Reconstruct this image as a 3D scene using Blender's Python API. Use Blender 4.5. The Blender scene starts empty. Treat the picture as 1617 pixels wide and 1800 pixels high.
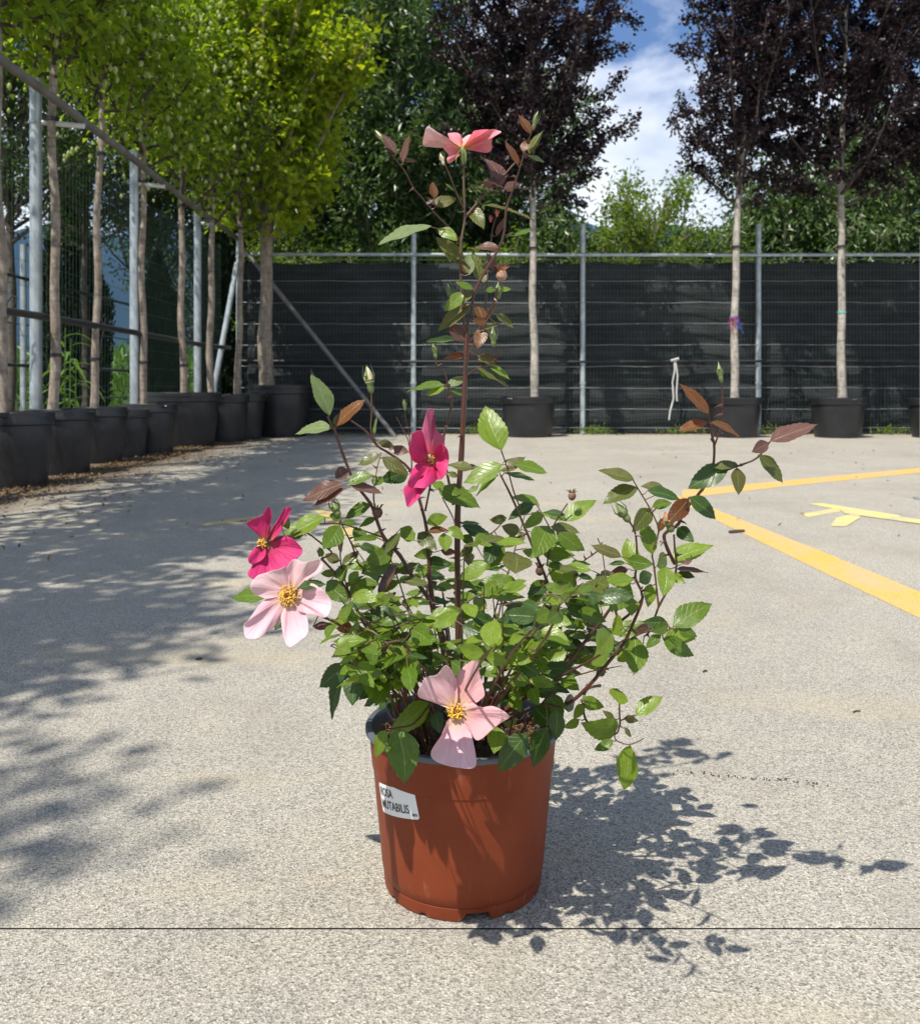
import bpy, math, random
import numpy as np
from mathutils import Vector, Matrix, Quaternion

SC = bpy.context.scene
COL = SC.collection
R = math.radians
random.seed(7)
# ------------------------------------------------------------------ camera
F = 1620.0; CX = 808.5; HZ = 680.0; CH = 0.693      # focal length (px of the 1617 px wide photo), horizon row, eye height
cd = bpy.data.cameras.new('camera'); cam = bpy.data.objects.new('camera', cd); COL.objects.link(cam)
cam.location = (0, 0, CH); cam.rotation_euler = (R(90), 0, 0)
cd.sensor_fit = 'HORIZONTAL'; cd.sensor_width = 36; cd.lens = 36 * F / 1617
cd.shift_y = (HZ - 900) / 1617.0
cd.clip_start = 0.05; cd.clip_end = 30000
cd.dof.use_dof = True; cd.dof.focus_distance = 1.22; cd.dof.aperture_fstop = 14
SC.camera = cam
# ------------------------------------------------------------------ light
SUN = Vector((-0.385, -0.46, 1.0)).normalized()
elev = math.asin(SUN.z); azim = math.atan2(SUN.x, SUN.y)
w = bpy.data.worlds.new('World'); SC.world = w; w.use_nodes = True
nt = w.node_tree; nt.nodes.clear()
def N(nt, t, **k):
    n = nt.nodes.new(t)
    for a, b in k.items():
        if a.startswith('i_'): n.inputs[a[2:].replace('_', ' ')].default_value = b
        else: setattr(n, a, b)
    return n
def ramp(nt, src, stops, interp='LINEAR'):
    r = nt.nodes.new('ShaderNodeValToRGB'); r.color_ramp.interpolation = interp
    e = r.color_ramp.elements
    while len(e) > 1: e.remove(e[-1])
    for i, (p, c) in enumerate(stops):
        el = e[0] if i == 0 else e.new(p)
        el.position = p; el.color = (c, c, c, 1) if isinstance(c, (int, float)) else (*c, 1)
    nt.links.new(src, r.inputs[0]); return r.outputs[0]
def mixc(nt, fac, a, b, mode='MIX'):
    m = nt.nodes.new('ShaderNodeMix'); m.data_type = 'RGBA'; m.blend_type = mode
    for s, v in ((m.inputs[0], fac), (m.inputs[6], a), (m.inputs[7], b)):
        if hasattr(v, 'links') or isinstance(v, bpy.types.NodeSocket): nt.links.new(v, s)
        elif isinstance(v, (int, float)): s.default_value = v
        else: s.default_value = (*v, 1)
    return m.outputs[2]
sky = N(nt, 'ShaderNodeTexSky', sky_type='NISHITA', sun_disc=False, sun_elevation=elev, sun_rotation=azim)
sky.air_density = 1.0; sky.dust_density = 0.6; sky.ozone_density = 2.0
tc = N(nt, 'ShaderNodeTexCoord')
mp = N(nt, 'ShaderNodeMapping'); mp.inputs['Location'].default_value = (3.1, 0.2, 0.35); mp.inputs['Scale'].default_value = (1, 1, 1.7)
nt.links.new(tc.outputs['Generated'], mp.inputs[0])
n1 = N(nt, 'ShaderNodeTexNoise', i_Scale=3.4, i_Detail=8.0, i_Roughness=0.55, i_Distortion=0.25)
nt.links.new(mp.outputs[0], n1.inputs['Vector'])
sepw = N(nt, 'ShaderNodeSeparateXYZ'); nt.links.new(tc.outputs['Generated'], sepw.inputs[0])
lowm = ramp(nt, sepw.outputs[2], [(0.0, 0.20), (0.22, 0.12), (0.42, 0.0), (1.0, 0.0)])
add = N(nt, 'ShaderNodeMath', operation='ADD'); nt.links.new(n1.outputs[0], add.inputs[0]); nt.links.new(lowm, add.inputs[1])
cm = ramp(nt, add.outputs[0], [(0.50, 0.0), (0.57, 0.6), (0.66, 1.0)])
n2 = N(nt, 'ShaderNodeTexNoise', i_Scale=6.0, i_Detail=5.0); nt.links.new(mp.outputs[0], n2.inputs['Vector'])
cc = ramp(nt, n2.outputs[0], [(0.3, (8.0, 9.0, 10.8)), (0.60, (17.0, 17.2, 17.4))])
skyc = mixc(nt, 1.0, sky.outputs[0], (1.15, 1.30, 1.60), 'MULTIPLY')
bg = N(nt, 'ShaderNodeBackground'); bg.inputs[1].default_value = 0.062
nt.links.new(mixc(nt, cm, skyc, cc), bg.inputs[0])
wo = N(nt, 'ShaderNodeOutputWorld'); nt.links.new(bg.outputs[0], wo.inputs[0])
sl = bpy.data.lights.new('sun', 'SUN'); sl.energy = 5.0; sl.angle = R(0.53); sl.color = (1.0, 0.945, 0.85)
so = bpy.data.objects.new('sun', sl); COL.objects.link(so)
so.rotation_euler = SUN.to_track_quat('Z', 'Y').to_euler()
SC.view_settings.view_transform = 'Standard'; SC.view_settings.look = 'None'
SC.view_settings.gamma = 1; SC.view_settings.exposure = 0.44; SC.view_settings.use_curve_mapping = False

# ------------------------------------------------------------------ helpers
def P(px, py, Y):
    return Vector(((px - CX) / F * Y, Y, CH - (py - HZ) / F * Y))
def G(px, py, z=0.0):
    Y = (CH - z) * F / (py - HZ)
    return Vector(((px - CX) / F * Y, Y, z))
def tag(o, label=None, cat=None, group=None, kind=None):
    if label: o['label'] = label
    if cat: o['category'] = cat
    if group: o['group'] = group
    if kind: o['kind'] = kind
    return o
def empty(name, loc=(0, 0, 0), **k):
    o = bpy.data.objects.new(name, None); COL.objects.link(o); o.location = loc
    o.empty_display_size = 0.1
    return tag(o, **k)
def link(name, me, parent=None, m=None, **k):
    o = bpy.data.objects.new(name, me); COL.objects.link(o)
    if m and not me.materials: me.materials.append(m)
    if parent:
        o.parent = parent
        o.matrix_parent_inverse = Matrix.Translation(parent.location).inverted()
    return tag(o, **k)
def npmesh(name, V, T, smooth=False, mat=None, n=None, uv=None):
    """V (n,3), T (m,k) faces all with k corners"""
    V = np.asarray(V, dtype=np.float32); T = np.asarray(T, dtype=np.int32)
    me = bpy.data.meshes.new(name); k = T.shape[1]
    me.vertices.add(len(V)); me.vertices.foreach_set('co', V.ravel())
    me.loops.add(T.size); me.loops.foreach_set('vertex_index', T.ravel())
    me.polygons.add(len(T)); me.polygons.foreach_set('loop_start', np.arange(0, T.size, k, dtype=np.int32))
    if uv is not None:
        ul = me.uv_layers.new(name='UVMap'); ul.data.foreach_set('uv', np.asarray(uv, dtype=np.float32)[T.ravel()].ravel())
    me.update(calc_edges=True); me.validate()
    me.polygons.foreach_set('use_smooth', np.full(len(T), smooth))
    if mat: me.materials.append(mat)
    return me
class MB:
    """collects quads/tris"""
    def __init__(s): s.v = []; s.f = []
    def tube(s, pts, rad, n=8, cap=True):
        pts = [Vector(p) for p in pts]
        if isinstance(rad, (int, float)): rad = [rad] * len(pts)
        b = len(s.v); up = None
        for i, p in enumerate(pts):
            t = (pts[min(i + 1, len(pts) - 1)] - pts[max(i - 1, 0)])
            if t.length < 1e-9: t = Vector((0, 0, 1))
            t.normalize()
            if up is None: up = t.orthogonal().normalized()
            up = (up - t * up.dot(t))
            up = up.normalized() if up.length > 1e-6 else t.orthogonal().normalized()
            sd = t.cross(up)
            for k in range(n):
                a = 2 * math.pi * k / n
                s.v.append(p + (up * math.cos(a) + sd * math.sin(a)) * rad[i])
        for i in range(len(pts) - 1):
            for k in range(n):
                a = b + i * n + k; c = b + i * n + (k + 1) % n
                s.f.append((a, c, c + n, a + n))
        if cap:
            s.f.append(tuple(b + k for k in range(n))[::-1]); s.f.append(tuple(b + (len(pts) - 1) * n + k for k in range(n)))
        return s
    def lathe(s, prof, n=32, c=(0, 0, 0), close=False):
        b = len(s.v); c = Vector(c)
        for r, z in prof:
            for k in range(n):
                a = 2 * math.pi * k / n
                s.v.append(c + Vector((r * math.cos(a), r * math.sin(a), z)))
        m = len(prof)
        for i in range(m if close else m - 1):
            j = (i + 1) % m
            for k in range(n):
                k2 = (k + 1) % n
                s.f.append((b + i * n + k, b + i * n + k2, b + j * n + k2, b + j * n + k))
        return s
    def box(s, lo, hi):
        b = len(s.v); (x0, y0, z0), (x1, y1, z1) = lo, hi
        s.v += [Vector(p) for p in ((x0,y0,z0),(x1,y0,z0),(x1,y1,z0),(x0,y1,z0),(x0,y0,z1),(x1,y0,z1),(x1,y1,z1),(x0,y1,z1))]
        for f in ((0,3,2,1),(4,5,6,7),(0,1,5,4),(1,2,6,5),(2,3,7,6),(3,0,4,7)): s.f.append(tuple(b + i for i in f))
        return s
    def poly(s, pts):
        b = len(s.v); s.v += [Vector(p) for p in pts]; s.f.append(tuple(range(b, b + len(pts)))); return s
    def mesh(s, name, mat=None, smooth=True, off=None):
        me = bpy.data.meshes.new(name)
        vs = [v - off for v in s.v] if off else s.v
        me.from_pydata([tuple(v) for v in vs], [], s.f); me.update()
        me.polygons.foreach_set('use_smooth', [smooth] * len(me.polygons))
        if smooth:
            try: me.set_sharp_from_angle(angle=R(40))
            except Exception: pass
        if mat: me.materials.append(mat)
        return me
    def build(s, name, mat, parent=None, smooth=True, **k):
        return link(name, s.mesh(name, mat, smooth), parent, **k)

# ------------------------------------------------------------------ materials
def newmat(name):
    m = bpy.data.materials.new(name); m.use_nodes = True; nt = m.node_tree; nt.nodes.clear()
    out = nt.nodes.new('ShaderNodeOutputMaterial'); b = nt.nodes.new('ShaderNodeBsdfPrincipled')
    nt.links.new(b.outputs[0], out.inputs[0]); return m, nt, b, out
def setc(nt, b, v):
    if isinstance(v, bpy.types.NodeSocket): nt.links.new(v, b.inputs['Base Color'])
    else: b.inputs['Base Color'].default_value = (*v, 1)
def bump(nt, b, h, dist, strength=1.0):
    n = nt.nodes.new('ShaderNodeBump'); n.inputs['Strength'].default_value = strength; n.inputs['Distance'].default_value = dist
    nt.links.new(h, n.inputs['Height']); nt.links.new(n.outputs[0], b.inputs['Normal']); return n
def coords(nt, kind='Object', scale=(1, 1, 1)):
    t = nt.nodes.new('ShaderNodeTexCoord'); m = nt.nodes.new('ShaderNodeMapping'); m.inputs['Scale'].default_value = scale
    nt.links.new(t.outputs[kind], m.inputs[0]); return m.outputs[0]
def noise(nt, vec, scale, detail=4, rough=0.5):
    n = N(nt, 'ShaderNodeTexNoise', i_Scale=float(scale), i_Detail=float(detail), i_Roughness=rough)
    nt.links.new(vec, n.inputs['Vector']); return n.outputs[0]
def simple(name, c, rough=0.5, metal=0.0, var=0.25, scale=8, bmp=0.0, bscale=60, spec=0.5, c2=None):
    m, nt, b, out = newmat(name); v = coords(nt)
    n = noise(nt, v, scale, 5)
    lo = tuple(x * (1 - var) for x in c) if c2 is None else c2
    hi = tuple(min(1, x * (1 + var)) for x in c) if c2 is None else c
    setc(nt, b, ramp(nt, n, [(0.3, lo), (0.7, hi)]))
    b.inputs['Roughness'].default_value = rough; b.inputs['Metallic'].default_value = metal
    b.inputs['Specular IOR Level'].default_value = spec
    if bmp: bump(nt, b, noise(nt, v, bscale, 4), bmp)
    return m
def leafmat(name, cols, rough=0.45, trans=0.35, spec=0.4, tcol=None, veins=False, island=True):
    m, nt, b, out = newmat(name)
    if island:
        g = nt.nodes.new('ShaderNodeNewGeometry'); src = g.outputs['Random Per Island']
    else:
        g = nt.nodes.new('ShaderNodeObjectInfo'); src = g.outputs['Random']
    k = len(cols); c = ramp(nt, src, [(i / max(1, k - 1), cl) for i, cl in enumerate(cols)])
    if veins:
        uv = nt.nodes.new('ShaderNodeUVMap'); sp = nt.nodes.new('ShaderNodeSeparateXYZ'); nt.links.new(uv.outputs[0], sp.inputs[0])
        ab = N(nt, 'ShaderNodeMath', operation='ABSOLUTE'); 
        sub = N(nt, 'ShaderNodeMath', operation='SUBTRACT'); sub.inputs[1].default_value = 0.5
        nt.links.new(sp.outputs[0], sub.inputs[0]); nt.links.new(sub.outputs[0], ab.inputs[0])
        mid = ramp(nt, ab.outputs[0], [(0.0, 1.0), (0.035, 0.0)])
        m1 = N(nt, 'ShaderNodeMath', operation='MULTIPLY_ADD'); m1.inputs[1].default_value = -0.55
        nt.links.new(ab.outputs[0], m1.inputs[0]); nt.links.new(sp.outputs[1], m1.inputs[2])
        m2 = N(nt, 'ShaderNodeMath', operation='MULTIPLY'); m2.inputs[1].default_value = 46.0; nt.links.new(m1.outputs[0], m2.inputs[0])
        sn = N(nt, 'ShaderNodeMath', operation='SINE'); nt.links.new(m2.outputs[0], sn.inputs[0])
        sv = ramp(nt, sn.outputs[0], [(0.0, 0.0), (0.75, 0.0), (1.0, 1.0)])
        nz = noise(nt, coords(nt, 'UV'), 9, 4)
        cdk = mixc(nt, 1.0, c, (0.72, 0.75, 0.7), 'MULTIPLY')
        c = mixc(nt, ramp(nt, nz, [(0.35, 0.0), (0.7, 1.0)]), cdk, c)
        lt = mixc(nt, 0.40, c, (0.30, 0.42, 0.16))
        c = mixc(nt, mid, c, lt)
        svm = N(nt, 'ShaderNodeMath', operation='MULTIPLY'); svm.inputs[1].default_value = 0.07; nt.links.new(sv, svm.inputs[0])
        c = mixc(nt, svm.outputs[0], c, lt)
        hb = N(nt, 'ShaderNodeMath', operation='ADD'); nt.links.new(sv, hb.inputs[0]); nt.links.new(mid, hb.inputs[1])
        hb2 = N(nt, 'ShaderNodeMath', operation='SUBTRACT'); nt.links.new(nz, hb2.inputs[0]); nt.links.new(hb.outputs[0], hb2.inputs[1])
        bump(nt, b, hb2.outputs[0], 0.0003, 0.7)
    setc(nt, b, c)
    b.inputs['Roughness'].default_value = rough; b.inputs['Specular IOR Level'].default_value = spec
    tr = nt.nodes.new('ShaderNodeBsdfTranslucent')
    nt.links.new(mixc(nt, 1.0, c, tcol or (1.5, 1.7, 0.6), 'MULTIPLY'), tr.inputs[0])
    mx = nt.nodes.new('ShaderNodeMixShader'); mx.inputs[0].default_value = trans
    nt.links.new(b.outputs[0], mx.inputs[1]); nt.links.new(tr.outputs[0], mx.inputs[2]); nt.links.new(mx.outputs[0], out.inputs[0])
    return m

def concrete():
    m, nt, b, out = newmat('concrete'); v = coords(nt)
    big = noise(nt, v, 0.9, 6, 0.6); med = noise(nt, v, 7, 5, 0.6)
    vo = N(nt, 'ShaderNodeTexVoronoi', i_Scale=310.0); nt.links.new(v, vo.inputs['Vector'])
    gr = noise(nt, v, 340, 3, 0.75); gr2 = noise(nt, v, 150, 4, 0.75)
    base = ramp(nt, big, [(0.3, (0.37, 0.348, 0.30)), (0.55, (0.44, 0.414, 0.358)), (0.75, (0.485, 0.456, 0.39))])
    base = mixc(nt, ramp(nt, med, [(0.35, 0.0), (0.8, 0.35)]), base, (0.54, 0.49, 0.37))
    sepc = nt.nodes.new('ShaderNodeSeparateColor'); nt.links.new(vo.outputs['Color'], sepc.inputs[0])
    grain = ramp(nt, sepc.outputs[0], [(0.0, 0.42), (0.18, 0.66), (0.45, 0.98), (0.8, 1.12), (1.0, 1.38)])
    c = mixc(nt, 0.85, base, grain, 'MULTIPLY')
    speck = ramp(nt, gr, [(0.34, 0.16), (0.46, 0.80), (0.60, 1.0), (0.70, 1.32)])
    c = mixc(nt, 0.80, c, speck, 'MULTIPLY')
    c = mixc(nt, 0.6, c, ramp(nt, gr2, [(0.34, 0.62), (0.5, 1.0), (0.7, 1.12)]), 'MULTIPLY')
    # water stains, tyre-dulled patches and the brown litter stain along the row of pots
    st = noise(nt, coords(nt, 'Object', (0.6, 2.2, 1)), 1.3, 5, 0.6)
    c = mixc(nt, ramp(nt, st, [(0.55, 0.0), (0.70, 0.4)]), c, (0.48, 0.40, 0.25))
    dk = noise(nt, coords(nt, 'Object', (1.6, 0.7, 1)), 1.9, 8, 0.7)
    c = mixc(nt, ramp(nt, dk, [(0.52, 0.0), (0.68, 0.42)]), c, (0.26, 0.235, 0.19))
    sp_ = noise(nt, v, 16, 3, 0.6)
    c = mixc(nt, ramp(nt, sp_, [(0.70, 0.0), (0.75, 0.6)]), c, (0.20, 0.17, 0.13))
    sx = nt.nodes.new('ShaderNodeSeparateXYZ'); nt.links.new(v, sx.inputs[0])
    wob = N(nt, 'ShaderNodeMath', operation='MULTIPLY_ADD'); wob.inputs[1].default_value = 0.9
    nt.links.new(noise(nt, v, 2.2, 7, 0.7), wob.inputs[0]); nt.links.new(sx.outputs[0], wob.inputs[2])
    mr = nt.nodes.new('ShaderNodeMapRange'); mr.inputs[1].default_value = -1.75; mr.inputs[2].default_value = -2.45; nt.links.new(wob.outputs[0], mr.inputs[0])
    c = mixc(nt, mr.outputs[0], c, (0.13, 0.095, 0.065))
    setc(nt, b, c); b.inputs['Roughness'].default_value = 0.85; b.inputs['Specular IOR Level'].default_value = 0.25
    h = N(nt, 'ShaderNodeMath', operation='ADD'); nt.links.new(gr, h.inputs[0]); nt.links.new(vo.outputs['Distance'], h.inputs[1])
    bump(nt, b, h.outputs[0], 0.0016, 0.9)
    return m
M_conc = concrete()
M_soilg = simple('dry_soil', (0.10, 0.075, 0.05), 0.95, var=0.4, scale=3, bmp=0.01, bscale=20)
M_black = simple('black_plastic', (0.014, 0.015, 0.017), 0.42, var=0.35, scale=5, bmp=0.002, bscale=25)
M_galv = simple('galvanised_steel', (0.40, 0.45, 0.465), 0.42, 0.35, var=0.25, scale=9, bmp=0.0006, bscale=40)
M_galvd = simple('weathered_steel', (0.17, 0.165, 0.15), 0.6, 0.3, var=0.3, scale=6)
M_whitearm = simple('white_pvc', (0.72, 0.74, 0.74), 0.35, var=0.06)
M_dkrail = simple('dark_pipe', (0.02, 0.023, 0.025), 0.45, var=0.3)
M_wire = simple('green_wire', (0.03, 0.065, 0.05), 0.45, var=0.3)
M_wirel = simple('bare_wire', (0.20, 0.215, 0.215), 0.5, 0.2, var=0.25, scale=3)
def netmat():
    m, nt, b, out = newmat('shade_netting'); v = coords(nt)
    n = noise(nt, coords(nt, 'Object', (1, 1, 3)), 1.8, 6, 0.65)
    fine = noise(nt, coords(nt, 'Object', (1, 1, 9)), 14, 3)
    c = ramp(nt, n, [(0.3, (0.012, 0.014, 0.016)), (0.75, (0.040, 0.043, 0.045))])
    c = mixc(nt, 0.6, c, ramp(nt, fine, [(0.3, 0.7), (0.7, 1.2)]), 'MULTIPLY')
    setc(nt, b, c); b.inputs['Roughness'].default_value = 0.75; b.inputs['Specular IOR Level'].default_value = 0.3
    bump(nt, b, fine, 0.01, 0.5); return m
M_net = netmat()
def barkmat(name, lo, hi):
    m, nt, b, out = newmat(name); v = coords(nt, 'Object', (1, 1, 0.35)); vb = coords(nt, 'Object', (1, 1, 4))
    n = noise(nt, v, 22, 6, 0.65); k = noise(nt, vb, 7, 4, 0.6)
    c = ramp(nt, n, [(0.3, lo), (0.7, hi)])
    c = mixc(nt, 0.6, c, ramp(nt, k, [(0.35, 0.45), (0.5, 1.0), (0.7, 1.15)]), 'MULTIPLY')
    setc(nt, b, c); b.inputs['Roughness'].default_value = 0.85; bump(nt, b, n, 0.008, 0.8); return m
M_bark = barkmat('tan_bark', (0.15, 0.115, 0.085), (0.40, 0.34, 0.27))
M_barkp = barkmat('grey_bark', (0.20, 0.18, 0.15), (0.52, 0.48, 0.42))
M_twig = simple('dark_twig', (0.06, 0.045, 0.035), 0.8, var=0.3)
M_paint = None
def paint(name, c, wear):
    m, nt, b, out = newmat(name); v = coords(nt)
    g = noise(nt, v, 160, 3, 0.7); big = noise(nt, v, 5, 5, 0.6)
    cc = mixc(nt, ramp(nt, g, [(0.36, 1.0), (0.47, 0.0)]), c, tuple(x * 0.55 for x in c))
    cc = mixc(nt, ramp(nt, big, [(0.42, 0.0), (0.66, wear)]), cc, (0.42, 0.38, 0.29))
    setc(nt, b, cc); b.inputs['Roughness'].default_value = 0.7; bump(nt, b, g, 0.001, 0.7); return m
M_yel = paint('road_yellow_paint', (0.66, 0.41, 0.095), 0.6)
M_pal = paint('pale_yellow_paint', (0.68, 0.57, 0.20), 0.75)

# ------------------------------------------------------------------ setting
g = MB().poly([(-5500, -200, -0.03), (5500, -200, -0.03), (5500, 4500, -0.03), (-5500, 4500, -0.03)])
M_grass = simple('grass_ground', (0.07, 0.10, 0.025), 0.95, var=0.4, scale=0.6, c2=(0.035, 0.05, 0.015))
g.build('ground', M_grass, smooth=False, kind='structure')
pv = MB().box((-9, -8, -0.028), (22, 13.72, -0.0030)).build('concrete_pavement', simple('joint_filler', (0.014, 0.013, 0.012), 0.9), smooth=False, kind='structure')
ys = [-8, -3.3, 1.1795, 5.67, 10.2, 13.7]; gap = 0.0021
for i in range(5):
    xs = [-9, 2.8, 9.5, 22] if i in (3,) else [-9, 9.5, 22]
    for a, bb in zip(xs[:-1], xs[1:]):
        s = MB().box((a + gap, ys[i] + gap, -0.0025), (bb - gap, ys[i + 1] - gap, 0.0))
        o = s.build('concrete_slab', M_conc, pv, smooth=False)
        bv = o.modifiers.new('b', 'BEVEL'); bv.width = 0.0012; bv.segments = 1
M_faint = paint('worn_yellow_paint', (0.52, 0.40, 0.16), 1.0)
# painted lines, thin sheets 4 mm above the slabs
def painted(name, quads, mat, label, cat='painted line'):
    s = MB()
    for k, q in enumerate(quads): s.poly([G(x, y, 0.0) + Vector((0, 0, 0.0012 + .0008 * k)) for x, y in q])
    o = s.build(name, mat, smooth=False, label=label, category=None) if False else s.build(name, mat, smooth=False)
    tag(o, label, cat); return o
painted('yellow_line', [[(1190, 893), (1214, 893), (1450, 1008), (1700, 1127), (1700, 1075), (1450, 972), (1251, 893), (1236, 884), (1190, 872)]][0:1], M_yel, 'wide yellow painted stripe running out diagonally to the lower right', 'painted line')
painted('yellow_line', [[(1199, 876), (1400, 853), (1617, 831), (1760, 818), (1760, 808), (1617, 822.5), (1400, 843), (1199, 862)]], M_yel, 'thin yellow painted stripe crossing the far pavement toward the grey post', 'painted line')
painted('yellow_line', [[(548, 893), (575, 893), (650, 951), (615, 951)], [(350, 921), (450, 908), (450, 912), (360, 926)]], M_faint, 'faded yellow painted mark on the pavement behind the magenta flower', 'painted line')
painted('painted_arrow', [[(1408, 904), (1470, 893), (1480, 899), (1420, 909)], [(1421, 886), (1445, 885), (1580, 906), (1584, 910), (1520, 905)],
                          [(1505, 902), (1513, 910), (1487, 926), (1459, 926), (1470, 911)], [(1474, 893.5), (1700, 926), (1700, 933), (1484, 903.5)]], M_pal, 'pale yellow arrow brushed on the far right pavement', 'painted arrow')
# hills far away and the maize field
def hill(name, y, z0, amp, x0, x1, seed, mat):
    rng = np.random.RandomState(seed); nx = 90; s = MB(); ph = rng.rand(6) * 6.28
    top = []
    for i in range(nx + 1):
        x = x0 + (x1 - x0) * i / nx; u = i / nx
        top.append((x, z0 + amp * sum(math.sin(u * 3.1 * (k + 1) + ph[k]) / (k + 1) for k in range(6)) / 2))
    V = []; T = []
    for i, (x, z) in enumerate(top):
        for j, (dy, f) in enumerate(((-1100, 0.0), (-700, 0.35), (-350, 0.72), (0, 1.0), (700, 0.9))):
            V.append((x, y + dy + 60 * math.sin(i * 0.7 + j), max(-.5, z * f + (20 * math.sin(i * 1.3 + j * 2) if 0 < j < 4 else 0)) if j else -0.5))
    for i in range(nx):
        for j in range(4):
            a = i * 5 + j; T.append((a, a + 5, a + 6, a + 1))
    return link(name, npmesh(name, V, T, True, mat), kind='structure')
M_hill = simple('forested_slope', (0.012, 0.026, 0.022), 0.95, var=0.35, scale=0.004, c2=(0.007, 0.017, 0.016), spec=0.03)
hill('hills', 3400, 600, 90, -4600, 2400, 3, M_hill)
hz = MB().box((-5600, -300, -1.1), (5600, 4600, 800))
m = bpy.data.materials.new('air'); m.use_nodes = True; nt = m.node_tree; nt.nodes.clear()
pv_ = nt.nodes.new('ShaderNodeVolumePrincipled'); pv_.inputs['Color'].default_value = (0.30, 0.55, 1.0, 1); pv_.inputs['Density'].default_value = 0.00008; pv_.inputs['Anisotropy'].default_value = 0.0
oo = nt.nodes.new('ShaderNodeOutputMaterial'); nt.links.new(pv_.outputs[0], oo.inputs['Volume'])
hz.build('haze', m, smooth=False, kind='stuff')
# ------------------------------------------------------------------ fences
def up(n): return Vector((0, 0, n))
YB = 13.5
def P_(x, y): return P(x, y, YB)
fb = empty('back_fence', (0.5, YB, 0), label='steel post fence hung with black shade netting across the back', cat='fence')
zr = 2.63
for px, topy in ((420, 412), (727, 412), (1024, 395), (1333, 395), (1640, 395), (1947, 395)):
    b = P(px, 700, YB); t = P(px, topy, YB).z
    s = MB().tube([(b.x, YB, -0.01), (b.x, YB, 0.6), (b.x, YB, t)], 0.041, 12)
    s.tube([(b.x, YB, t), (b.x, YB, t + 0.012)], 0.045, 12)
    for zz in (0.75, 1.08, zr - 0.03): s.tube([(b.x, YB, zz - .02), (b.x, YB, zz + .02)], 0.048, 12)
    s.build('post', M_galv, fb)
XL, XR = P(425, 0, YB).x, 9.4
MB().tube([(XL, YB - 0.06, zr), (0.9, YB - 0.055, zr - 0.008), (4, YB - 0.06, zr - 0.012), (XR, YB - 0.06, zr)], 0.026, 10).build('top_rail', M_galv, fb)
MB().tube([(XL, YB - 0.055, 1.075), (0.9, YB - 0.055, 1.06), (4, YB - 0.055, 1.07), (XR, YB - 0.055, 1.07)], 0.017, 8).build('middle_rail', M_dkrail, fb)
a = P(428, 436, YB - 0.12); bb = G(700, 764); bb.y = YB - 0.75
MB().tube([a, bb], 0.033, 10).build('diagonal_brace', M_galvd, fb)
for k, py in enumerate((457, 494, 532, 569.5, 606, 644, 682, 719, 752)):
    rr = random.Random(k); z = P(0, py, YB).z; pts = []
    x = XL
    while x < XR:
        pts.append((x, YB - 0.035 + rr.uniform(-.004, .004), z + rr.uniform(-.009, .009))); x += 0.42
    MB().tube(pts, 0.0048, 5).build('horizontal_wire', M_wirel, fb)
# netting between wires, one cloth panel per bay
bays = [XL, P(727, 0, YB).x, P(1024, 0, YB).x, P(1333, 0, YB).x, P(1640, 0, YB).x, P(1947, 0, YB).x]
for i in range(5):
    x0, x1 = bays[i] + 0.004, bays[i + 1] - 0.004; nx, nz = 44, 66; rng = np.random.RandomState(i + 5)
    xx = np.linspace(x0, x1, nx + 1); zz = np.linspace(0.03, P(0, 461, YB).z, nz + 1)
    X, Z = np.meshgrid(xx, zz)
    ph = (Z / 0.312) * 2 * np.pi
    Y = YB + 0.062 + 0.016 * np.sin(ph + 0.5 * np.sin(X * 2.2 + i)) + 0.012 * np.sin(X * 5 + Z * 3 + i) + rng.normal(0, .0022, X.shape)
    Zt = Z + (Z > zz[-2]) * (0.012 * np.sin(X * 6 + i)) 
    V = np.stack([X, Y, Zt], -1).reshape(-1, 3); T = []
    for r in range(nz):
        for c in range(nx):
            q = r * (nx + 1) + c; T.append((q, q + 1, q + nx + 2, q + nx + 1))
    link('netting_panel', npmesh('netting_panel', V, T, True, M_net), fb)
s = MB(); x = XL
while x < XR:
    s.box((x - .0015, YB - .027, .02), (x + .0015, YB - .024, 2.5)); x += 0.05
z = .1
while z < 2.5:
    s.box((XL, YB - .0235, z - .0015), (XR, YB - .0205, z + .0015)); z += 0.10
s.build('mesh_wires', M_wire, fb, smooth=False, kind='stuff')

# left support frame: posts, arms, sloping-away rail that holds the trees
def LX(Y, x0): return x0 - 0.03 * Y
fl = empty('tree_support_frame', (-3.5, 9.5, 0), label='grey steel post frame with a long rail holding the row of potted trees', cat='support frame')
LP = [-2.0, 0.35, 2.7, 5.05, 7.4, 9.64, 11.96]
for Y in LP:
    x = -3.405
    s = MB().tube([(x, Y, -.01), (x, Y, 3.17)], 0.047, 12)
    for zz in (2.82, 2.55, 1.95): s.tube([(x, Y, zz - .01), (x, Y, zz + .01)], 0.0485 if zz != 2.82 else .056, 12)
    s.build('post', M_galv, fl)
    MB().tube([(x + .04, Y, 2.82), (LX(Y, -2.83) + .02, Y + .04, 2.80)], 0.022, 8).build('arm', M_whitearm, fl)
MB().tube([(LX(y, -2.83), y, 2.845 + .012 * math.sin(y)) for y in (-3, 0, 3, 5, 7, 9, 11, 13.4)], 0.033, 10).build('top_rail', M_galvd, fl)
MB().tube([(-3.35, y, 1.25 + .012 * math.sin(2 * y)) for y in (-3, 0, 3, 5, 7.4, 9.6, 12, 13.4)], 0.030, 10).build('lower_rail', M_dkrail, fl)
a = P(377, 678, 12.9); bb = P(417, 462, 13.3)
MB().tube([a + Vector((0, 0, -.7)), a, bb], 0.04, 10).build('diagonal_brace', M_galv, fl)
wf = empty('wire_mesh_fence', (-3.6, 8, 0), label='thin green wire mesh fence behind the potted trees', cat='fence')
s = MB(); y = -2.0
while y < 13.4:
    x = -3.475; s.box((x - .001, y - .001, .02), (x + .001, y + .001, 2.75)); y += 0.075
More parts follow.
